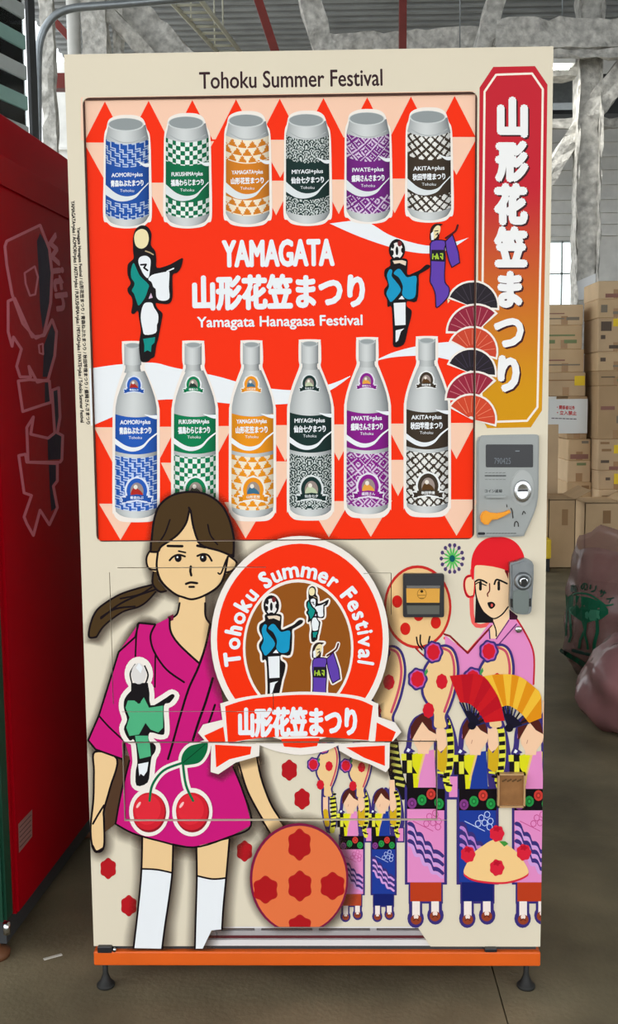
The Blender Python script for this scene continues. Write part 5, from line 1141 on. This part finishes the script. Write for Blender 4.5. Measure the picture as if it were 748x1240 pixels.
# ================================================================ plastic recycling sacks
def bag_mat(name, col, tr):
    m = mat(name, col, rough=.22, spec=.5, noise=.10, nscale=7, bump=.3, bscale=4); b_ = m.node_tree.nodes['Principled BSDF']; b_.inputs['Alpha'].default_value = tr; return m
def sack(name, cx, cy, rx, ry, H, m, seed, lean=(0, 0), top=.85, label=''):
    r2 = random.Random(seed); n = 36; k = 16; bm = bmesh.new(); rings = []; ph = [r2.uniform(0, 6.28) for _ in range(8)]
    for j in range(k+1):
        t_ = j/k; f_ = (.80+.20*min(1, t_*6)) if t_ < .18 else 1.0-(1-top)*max(0, (t_-.35)/.65)**1.5; ring = []
        for i in range(n):
            a_ = 2*math.pi*i/n; wv = 1+.05*math.sin(3*a_+ph[0]+2*t_)+.035*math.sin(7*a_+ph[1]+5*t_)+.025*math.sin(11*a_+ph[2]-3*t_)*(t_ > .5)+.02*math.sin(9*t_*3+ph[3]+2*a_)
            z_ = H*t_ + (.025*math.sin(2*a_+ph[4])+.012*math.sin(7*a_+ph[5]))*t_*t_*t_
            ring.append(bm.verts.new((cx+lean[0]*t_+rx*f_*wv*math.cos(a_), cy+lean[1]*t_+ry*f_*wv*math.sin(a_), z_)))
        rings.append(ring)
    for A, B in zip(rings, rings[1:]):
        for i in range(n): bm.faces.new((A[i], A[(i+1) % n], B[(i+1) % n], B[i]))
    bm.faces.new(rings[0][::-1])
    bmesh.ops.recalc_face_normals(bm, faces=bm.faces[:])
    return bm
bb = on_floor(676, 834); Yc = bb.y+.26; Yb = bb.y+.26
xl, H = at(679, 740, Yc).x, at(700, 654, Yc).z
M_bag1 = bag_mat('clear_pinkish_sack_film', rgb(150, 112, 108), .55); M_bag2 = bag_mat('pink_sack_film', rgb(166, 116, 118), .95)
B1 = thing('recycling_sack', 'clear plastic recycling sack printed with a green deer, open at the top', 'bag', (xl+.27, Yc, 0))
bm = sack('sack', xl+.27, Yc, .27, .26, H, M_bag1, 3, (.04, 0), .93); tree = BVHTree.FromBMesh(bm); bmesh.ops.solidify(bm, geom=bm.faces[:], thickness=.003)
bm_obj('sack_film', bm, M_bag1, B1, True)
bm = bmesh.new(); r3 = random.Random(5)
bm2 = sack('c', xl+.28, Yc, .22, .21, H*.66, None, 9, (.02, 0), .8); top_ = [v for v in bm2.verts if v.is_boundary]; bmesh.ops.contextual_create(bm2, geom=[e_ for e_ in bm2.edges if e_.is_boundary]); bm.free()
for v in bm2.verts: v.co.z += .006
bm_obj('sack_contents', bm2, mat('mixed_waste', rgb(120, 104, 92), rough=.6, noise=.35, nscale=16, bump=.5, bscale=20), B1, True)
class Wrap(Surf):
    """print that follows the curved side of the sack"""
    def __init__(s, tree, lift=.004): s.tree = tree; s.lift = lift; s.front = False; s.N = Vector((0, -1, 0))
    def hit(s, p):
        d = ray(*p).normalized(); loc, n_, i, ds = s.tree.ray_cast(CAM, d)
        if loc is None: loc = CAM + d*4.0; n_ = -d
        if n_.dot(d) > 0: n_ = -n_
        return loc + n_*s.lift
    def uv(s, p): s.c = getattr(s, 'c', []); s.c.append(s.hit(p)); return (len(s.c)-1, 0)
    def p3(s, uv, hh): return s.c[int(round(uv[0]))] + Vector((0, -1, 0))*hh*4
v_ = Z(640, 600, 4.13); P = Print(Wrap(tree), 1); DG = rgb(26, 92, 66); DG2 = rgb(66, 132, 104)
def dense(pts, n=4):
    o_ = []
    for p_, q_ in zip(pts, pts[1:]+pts[:1]): o_ += [(p_[0]+(q_[0]-p_[0])*k/n, p_[1]+(q_[1]-p_[1])*k/n) for k in range(n)]
    return o_
def blob(cols, c_):   # vertical slices so the print bends with the film
    for (x0, a0, b0), (x1, a1, b1) in zip(cols, cols[1:]): P.fill(v_((x0, a0), (x1, a1), (x1, (a1+b1)/2), (x0, (a0+b0)/2)), c_); P.L -= 1; P.fill(v_((x0, (a0+b0)/2), (x1, (a1+b1)/2), (x1, b1), (x0, b0)), c_); P.L -= 1
    P.L += 1
blob([(200,520,560),(215,505,590),(240,500,610),(270,505,630),(300,510,635),(330,520,625),(360,535,620),(385,555,600),(398,570,590)], DG)
blob([(285,585,610),(310,570,625),(340,572,625),(365,580,612)], DG2); blob([(208,560,585),(222,556,598),(240,570,600)], DG2)
P.line(v_((272,620),(285,670),(262,720),(255,760)), 3, DG); P.line(v_((290,625),(282,690),(296,740),(298,765)), 2.6, DG); P.line(v_((342,620),(345,680),(330,740),(328,780)), 3.6, DG); P.line(v_((205,560),(212,640),(215,700),(205,730)), 2.6, DG); P.line(v_((192,500),(195,560),(192,640),(190,700)), 1.8, DG)
P.line(v_((195,515),(240,490),(300,495),(345,520),(385,550),(420,545)), 2.0, DG, True)
for ch, x, y, r_ in (('森',228,465,-.1),('の',280,455,.05),('リ',322,466,.18),('サ',368,490,.3),('イ',405,520,.4)): P.text(ch, *v_((x, y))[0], 8.6, 9.6, rgb(30, 70, 56), r_, .03)
for k in range(6): P.line(v_((165+k*24, 775+k*14), (190+k*24, 790+k*15)), 5.5, DG if k % 2 else rgb(40, 70, 58))
P.line(v_((225,775),(330,800)), 4, rgb(30, 60, 52)); P.build('deer_print', B1)['label'] = 'green deer print with arched lettering'
pb = on_floor(741, 903); B2 = thing('pink_sack', 'full pink plastic sack bulging in front of the deer printed sack', 'bag', (pb.x+.22, pb.y+.2, 0))
bm = bmesh.new(); bmesh.ops.create_icosphere(bm, subdivisions=4, radius=1); r4 = random.Random(2)
C_ = Vector((at(706, 820, pb.y+.2).x+.25, pb.y+.22, 0))
for v in bm.verts:
    n_ = v.co.copy(); a_ = math.atan2(n_.y, n_.x); k = 1+.05*math.sin(5*a_+4*n_.z)+.04*math.sin(9*n_.z+3*a_)+.02*math.sin(17*a_)
    z_ = n_.z*k; z_ = z_ if z_ > -.62 else -.62; v.co = C_ + Vector((n_.x*k*.25, n_.y*k*.24, (z_+.62)*.21))
bm_obj('sack_body', bm, M_bag2, B2, True)
tube('sack_knot', [C_+Vector((0, 0, .32)), C_+Vector((.01, -.01, .38)), C_+Vector((.05, -.02, .43))], .022, M_bag2, B2)
